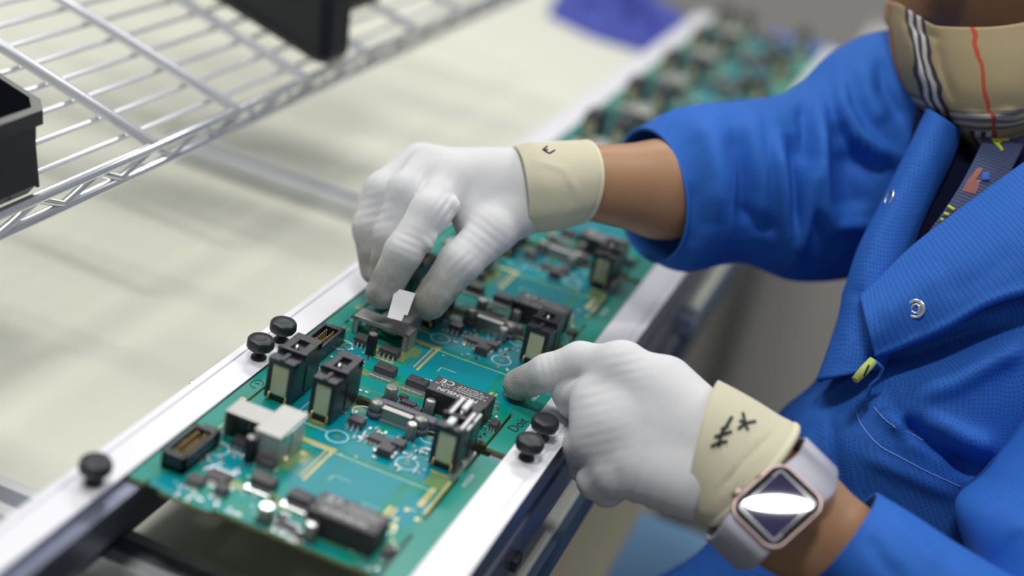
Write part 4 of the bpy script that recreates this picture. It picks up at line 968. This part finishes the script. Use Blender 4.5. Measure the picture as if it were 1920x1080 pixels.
# ---- face mask
MK = [[(1684, -20, 880), (1664, 0, 862), (1688, 8, 836), (1722, 30, 818), (1755, 48, 802), (1815, 52, 792), (1875, 50, 788), (1940, 38, 790), (2010, 15, 798), (2090, -20, 806)],
      [(1700, 40, 884), (1668, 60, 862), (1692, 70, 830), (1730, 90, 810), (1770, 105, 796), (1825, 112, 786), (1885, 112, 782), (1950, 100, 785), (2015, 70, 794), (2095, 15, 804)],
      [(1720, 110, 886), (1680, 128, 862), (1706, 140, 828), (1745, 160, 806), (1790, 172, 792), (1840, 178, 783), (1895, 176, 780), (1955, 160, 784), (2020, 120, 793), (2100, 45, 804)],
      [(1750, 165, 886), (1706, 185, 862), (1736, 203, 832), (1770, 218, 812), (1806, 228, 798), (1852, 232, 790), (1902, 226, 788), (1960, 205, 790), (2025, 160, 796), (2100, 75, 804)],
      [(1790, 210, 886), (1758, 232, 864), (1782, 250, 842), (1805, 262, 826), (1832, 270, 815), (1866, 272, 806), (1908, 258, 800), (1962, 236, 798), (2025, 190, 800), (2100, 100, 806)]]
mk = patch(MK, 10, [([(1700, 60), (1715, 120), (1745, 180)], 4, 9), ([(1760, 70), (1770, 130), (1795, 200)], -3, 9), ([(1800, 215), (1850, 222), (1910, 205)], 4, 8), ([(1690, 30), (1730, 60), (1770, 75)], -3, 8)])
nr, nc = (len(MK)-1)*10+1, (len(MK[0])-1)*10+1
mk = (mk[0], mk[1], np.array([[(j/(nc-1)), (i/(nr-1))] for i in range(nr) for j in range(nc)]))
m_plaid = mat('plaid_cloth', (.34, .275, .16), .85, spec=.2, bump=('noise', 400, .2, .0005)); N, L, b = nd(m_plaid)
tc = N.new('ShaderNodeTexCoord'); sp = N.new('ShaderNodeSeparateXYZ')
nz = N.new('ShaderNodeTexNoise'); nz.inputs['Scale'].default_value = 5; nz.inputs['Detail'].default_value = 1; L.new(tc.outputs['UV'], nz.inputs['Vector'])
va = N.new('ShaderNodeVectorMath'); va.operation = 'MULTIPLY_ADD'; va.inputs[1].default_value = (.07, .07, 0); L.new(nz.outputs['Color'], va.inputs[0])
vb = N.new('ShaderNodeVectorMath'); vb.operation = 'SUBTRACT'; vb.inputs[1].default_value = (.035, .035, 0); L.new(tc.outputs['UV'], vb.inputs[0]); L.new(vb.outputs[0], va.inputs[2]); L.new(va.outputs[0], sp.inputs[0])
def bands(axis, lst):
    """soft 0-1 mask that is 1 inside any band (centre, half width) of a UV axis"""
    acc = None
    for c, w in lst:
        a = N.new('ShaderNodeMath'); a.operation = 'SUBTRACT'; a.inputs[1].default_value = c; L.new(sp.outputs[axis], a.inputs[0])
        a2 = N.new('ShaderNodeMath'); a2.operation = 'ABSOLUTE'; L.new(a.outputs[0], a2.inputs[0])
        r_ = N.new('ShaderNodeMapRange'); r_.inputs[1].default_value = w*.8; r_.inputs[2].default_value = w*1.2; r_.inputs[3].default_value = 1; r_.inputs[4].default_value = 0; L.new(a2.outputs[0], r_.inputs[0])
        if acc is None: acc = r_
        else:
            mxx = N.new('ShaderNodeMath'); mxx.operation = 'MAXIMUM'; L.new(acc.outputs[0], mxx.inputs[0]); L.new(r_.outputs[0], mxx.inputs[1]); acc = mxx
    return acc
cur = None
def over(mask, col, f):
    global cur
    x = N.new('ShaderNodeMix'); x.data_type = 'RGBA'; k = N.new('ShaderNodeMath'); k.operation = 'MULTIPLY'; k.inputs[1].default_value = f; L.new(mask.outputs[0], k.inputs[0]); L.new(k.outputs[0], x.inputs[0])
    if cur is None: x.inputs[6].default_value = (.34, .275, .16, 1)
    else: L.new(cur.outputs[2], x.inputs[6])
    x.inputs[7].default_value = (*col, 1); cur = x
DK = (.022, .022, .05); LT = (.62, .60, .56)
over(bands('Y', [(.70, .055), (.755, .03)]), LT, .4); over(bands('Y', [(.66, .017), (.735, .017), (.80, .014)]), DK, .62)
def gate(mask, edge, below):
    """keep a mask only on one side of a seam across the cloth"""
    g = N.new('ShaderNodeMapRange'); g.inputs[1].default_value = edge-.01; g.inputs[2].default_value = edge+.01; g.inputs[3].default_value = 1 if below else 0; g.inputs[4].default_value = 0 if below else 1; L.new(sp.outputs['Y'], g.inputs[0])
    q = N.new('ShaderNodeMath'); q.operation = 'MULTIPLY'; L.new(g.outputs[0], q.inputs[0]); L.new(mask.outputs[0], q.inputs[1]); return q
over(gate(bands('X', [(.325, .05), (.86, .06)]), .83, True), LT, .85); over(gate(bands('X', [(.275, .0125), (.325, .0125), (.375, .0125), (.82, .013), (.87, .013)]), .83, True), DK, .93)
over(gate(bands('X', [(.52, .055)]), .83, False), LT, .7); over(gate(bands('X', [(.465, .013), (.52, .013), (.575, .013)]), .83, False), DK, .9)
over(bands('X', [(.155, .006), (.572, .009)]), (.45, .05, .02), .85); over(bands('Y', [(.915, .012)]), (.4, .08, .04), .55)
L.new(cur.outputs[2], b.inputs['Base Color'])
sheet('face_mask', mk, m_plaid, PERSON, 1.6)
t = MB(); t.tube([tuple(P(*q)) for q in ((2085, -15, 803), (2100, -60, 808), (2090, -130, 806), (2060, -170, 806))], 1.2, 6); t.obj('ear_loop', m_white, PERSON)
# ---- watch on the left wrist
wn = np.array([-.054, -.62, .78]); wn /= np.linalg.norm(wn)
e2 = R_*.70+D_*-.714; e2 -= wn*(e2@wn); e2 /= np.linalg.norm(e2); e1 = np.cross(e2, wn); e1 *= np.sign(e1@(R_*.7+D_*.7))
WC = P(1457, 950, 650)
WT = empty('wrist_watch', tuple(WC), None, None, None, PERSON); WT['label'] = 'smart watch with a pale grey strap'
def WL(a, b_, c): return tuple(WC+e1*a+e2*b_+wn*c)
def rrect(hx, hy, r, k=8):
    out = []
    for cx, cy, a0 in ((hx-r, hy-r, 0), (-hx+r, hy-r, 90), (-hx+r, -hy+r, 180), (hx-r, -hy+r, 270)):
        for i in range(k+1): a = math.radians(a0+90*i/k); out.append((cx+r*math.cos(a), cy+r*math.sin(a)))
    return out
def shellrr(name, layers, mat_, parent, capb=True, capt=True, k=0, n=14):
    """stack of rounded rectangles; with k the last one is closed by a gently domed face z - k*(x*x+y*y)"""
    t = MB(); rs_ = []
    if k:
        hx, hy, r, z = layers[-1]; layers = layers[:-1]+[(hx*(1-i/n), hy*(1-i/n), max(.02, r*(1-i/n)), z) for i in range(n)]
    for hx, hy, r, z in layers: rs_.append([t.b.verts.new(WL(x, y, z-k*(x*x+y*y))) for x, y in rrect(hx, hy, r)])
    for a, q in zip(rs_, rs_[1:]):
        for i in range(len(a)): t.b.faces.new((a[i], a[(i+1) % len(a)], q[(i+1) % len(a)], q[i])).smooth = True
    if capb: t.b.faces.new(rs_[0][::-1])
    if capt: t.b.faces.new(rs_[-1]).smooth = bool(k)
    bmesh.ops.recalc_face_normals(t.b, faces=t.b.faces)
    if k:
        t.b.normal_update()
        bad = [f for f in t.b.faces if f.normal.dot(Vector(wn)) < 0]
        bmesh.ops.reverse_faces(t.b, faces=bad)
    crd = [v.co.copy() for v in t.b.verts]
    o = t.obj(name, mat_, parent)
    if k:                                    # exact normals of the gently domed glass
        nn = []
        for c in crd:
            q = np.array(c)-WC; n_ = wn+2*k*((q@e1)*e1+(q@e2)*e2); nn.append(tuple(n_/np.linalg.norm(n_)))
        o.data.normals_split_custom_set_from_vertices(nn)
    return o
shellrr('watch_case', [(12.5, 15, 6, -5.5), (15.2, 17.6, 7, -3.5), (15.9, 18.4, 7.4, -1), (15.6, 18.1, 7.2, .8), (14.9, 17.4, 6.8, 1.5)], m_rose, WT)
KD = .0014
shellrr('watch_glass', [(14.6, 17.1, 6.7, 2.4)], m_glass, WT, capb=False, k=KD)
shellrr('screen_border', [(11.9, 14.2, 1.8, 2.5)], m_grid, WT, capb=False, k=KD)
shellrr('screen', [(10.6, 12.9, .8, 2.6)], m_screen, WT, capb=False, k=KD)
sx = -1 if (np.array(WL(-1, 0, 0))-WC)@(R_*-1+D_*-.9) > 0 else 1
def wcyl(name, a0, a1, b_, c, r, mat_):
    t = MB(); t.tube([WL(a0, b_, c), WL(a1, b_, c)], r, 18); return t.obj(name, mat_, WT)
wcyl('crown', sx*15.4, sx*18.6, -8.5, -1.4, 3.0, m_rose)
t = MB(); t.tube([WL(sx*15.9, 3, -1.4), WL(sx*15.9, 11, -1.4)], 1.3, 10); t.obj('side_button', m_rose, WT)
t = MB()
path = [(15.0, -1.5, 13), (21, -2.5, 12.8), (27, -7.5, 12), (32, -16, 11), (33.5, -27, 10.2), (29, -40, 10), (18, -50, 10), (4, -53, 10), (-10, -52, 10), (-22, -46, 10), (-31, -35, 10), (-33.5, -23, 10.6), (-30, -12, 11.5), (-24, -5, 12.4), (-20.5, -2.5, 12.8), (-15.0, -1.5, 13)]
fwn = np.array(F_)*-1; e2i = R_*.70+D_*-.714; e1i = R_*.714+D_*.70
Q = []
pp = np.array(path); EE = np.vstack([2*pp[0]-pp[1], pp, 2*pp[-1]-pp[-2]]); fine = [cat_(EE[i:i+4], s_/5) for i in range(len(pp)-1) for s_ in range(5)]+[pp[-1]]
fine = np.array(fine); k = len(fine); rows_ = []
for i, (s_, t_, hw) in enumerate(fine):
    wg = max(0, 1-abs(t_+1.5)/10); ax1 = e1*wg+e1i*(1-wg); ax2 = e2*wg+e2i*(1-wg); ax3 = wn*wg+fwn*(1-wg)
    ax1 /= np.linalg.norm(ax1); ax2 /= np.linalg.norm(ax2); ax3 /= np.linalg.norm(ax3)
    c = WC+ax2*s_+ax3*t_+PD(1.5, 2)*(1-wg); dn = fine[min(i+1, k-1)]-fine[max(i-1, 0)]; nn = ax2*(-dn[1])+ax3*dn[0]; nn /= np.linalg.norm(nn); nn *= -1 if nn@(c-(WC+fwn*-26)) < 0 else 1
    rows_.append([t.b.verts.new(c+ax1*a+nn*h_) for a, h_ in ((-hw, 0), (-hw+.8, .9), (hw-.8, .9), (hw, 0), (hw-.8, -.9), (-hw+.8, -.9))])
for a, q in zip(rows_, rows_[1:]):
    for i in range(6): t.b.faces.new((a[i], a[(i+1) % 6], q[(i+1) % 6], q[i])).smooth = True
t.b.faces.new(rows_[0]); t.b.faces.new(rows_[-1][::-1]); bmesh.ops.recalc_face_normals(t.b, faces=t.b.faces)
t.obj('strap', m_strap, WT)
# ---- label held in the right hand
pl = [(741, 540), (779, 550), (764, 591), (758, 590), (753, 602), (726, 595), (733, 571)]
t = MB(); a = [tuple(P(x, y, 763+(602-y)*.1)) for x, y in pl]; b2 = [tuple(np.array(q)+F_*.35) for q in a]
va = [t.b.verts.new(q) for q in a]; vb = [t.b.verts.new(q) for q in b2]; t.b.faces.new(va); t.b.faces.new(vb[::-1])
for i in range(len(va)): t.b.faces.new((va[i], vb[i], vb[(i+1) % len(va)], va[(i+1) % len(va)]))
bmesh.ops.recalc_face_normals(t.b, faces=t.b.faces)
o = t.obj('paper_label', m_label); tag(o, 'small notched grey white label pinched between gloved thumb and finger', 'label')
# ---- trousers, shoes and stool
def trous(p):
    d = ell(p, (165, 860, -230), (90, 120, 80))
    for s_, yk in ((-1, 800), (1, 940)):
        d = smin(d, seg(p, (150, 860+s_*55, -235), (25, yk, -245), 64, 48), 25); d = smin(d, seg(p, (25, yk, -245), (60, yk+s_*5, -700), 46, 33), 18)
    return smin(d, seg(p, (150, 860, -200), (125, 850, -90), 88, 86), 30)
body_obj('trousers', trous, np.array([-60, 700, -750]), np.array([290, 1020, 10]), 6, m_trou, PERSON, 3)
for yk in (797, 943):
    shf = lambda p, yk=yk: np.maximum(smin(ell(p, (65, yk, FL+38), (44, 38, 36)), ell(p, (15, yk-2, FL+24), (54, 38, 28)), 18), -(p[:, 2]-FL-1.5))
    body_obj('shoe', shf, np.array([-50, yk-60, FL-4]), np.array([160, yk+60, FL+90]), 5, m_blackp, PERSON, 2)
e = empty('stool', (196, 860, FL), 'black stool under the seated worker', 'stool')
t = MB(); t.lathe(196, 860, [(95, -374), (104, -367), (106, -347), (95, -336)], 40); t.obj('seat', m_trou, e)
t = MB(); t.lathe(196, 860, [(16, FL+70), (16, -374)], 20); t.obj('pole', m_alu, e)
for i in range(5):
    a = (i+.5)*2*math.pi/5; t = MB(); t.tube([(196, 860, FL+75), (196+110*math.cos(a), 860+110*math.sin(a), FL+42)], 11, 8); lg = t.obj('leg', m_alu, e)
    t = MB(); t.lathe(196+110*math.cos(a), 860+110*math.sin(a), [(14, FL), (16, FL+15), (14, FL+40)], 12); t.obj('foot', m_knob, lg)
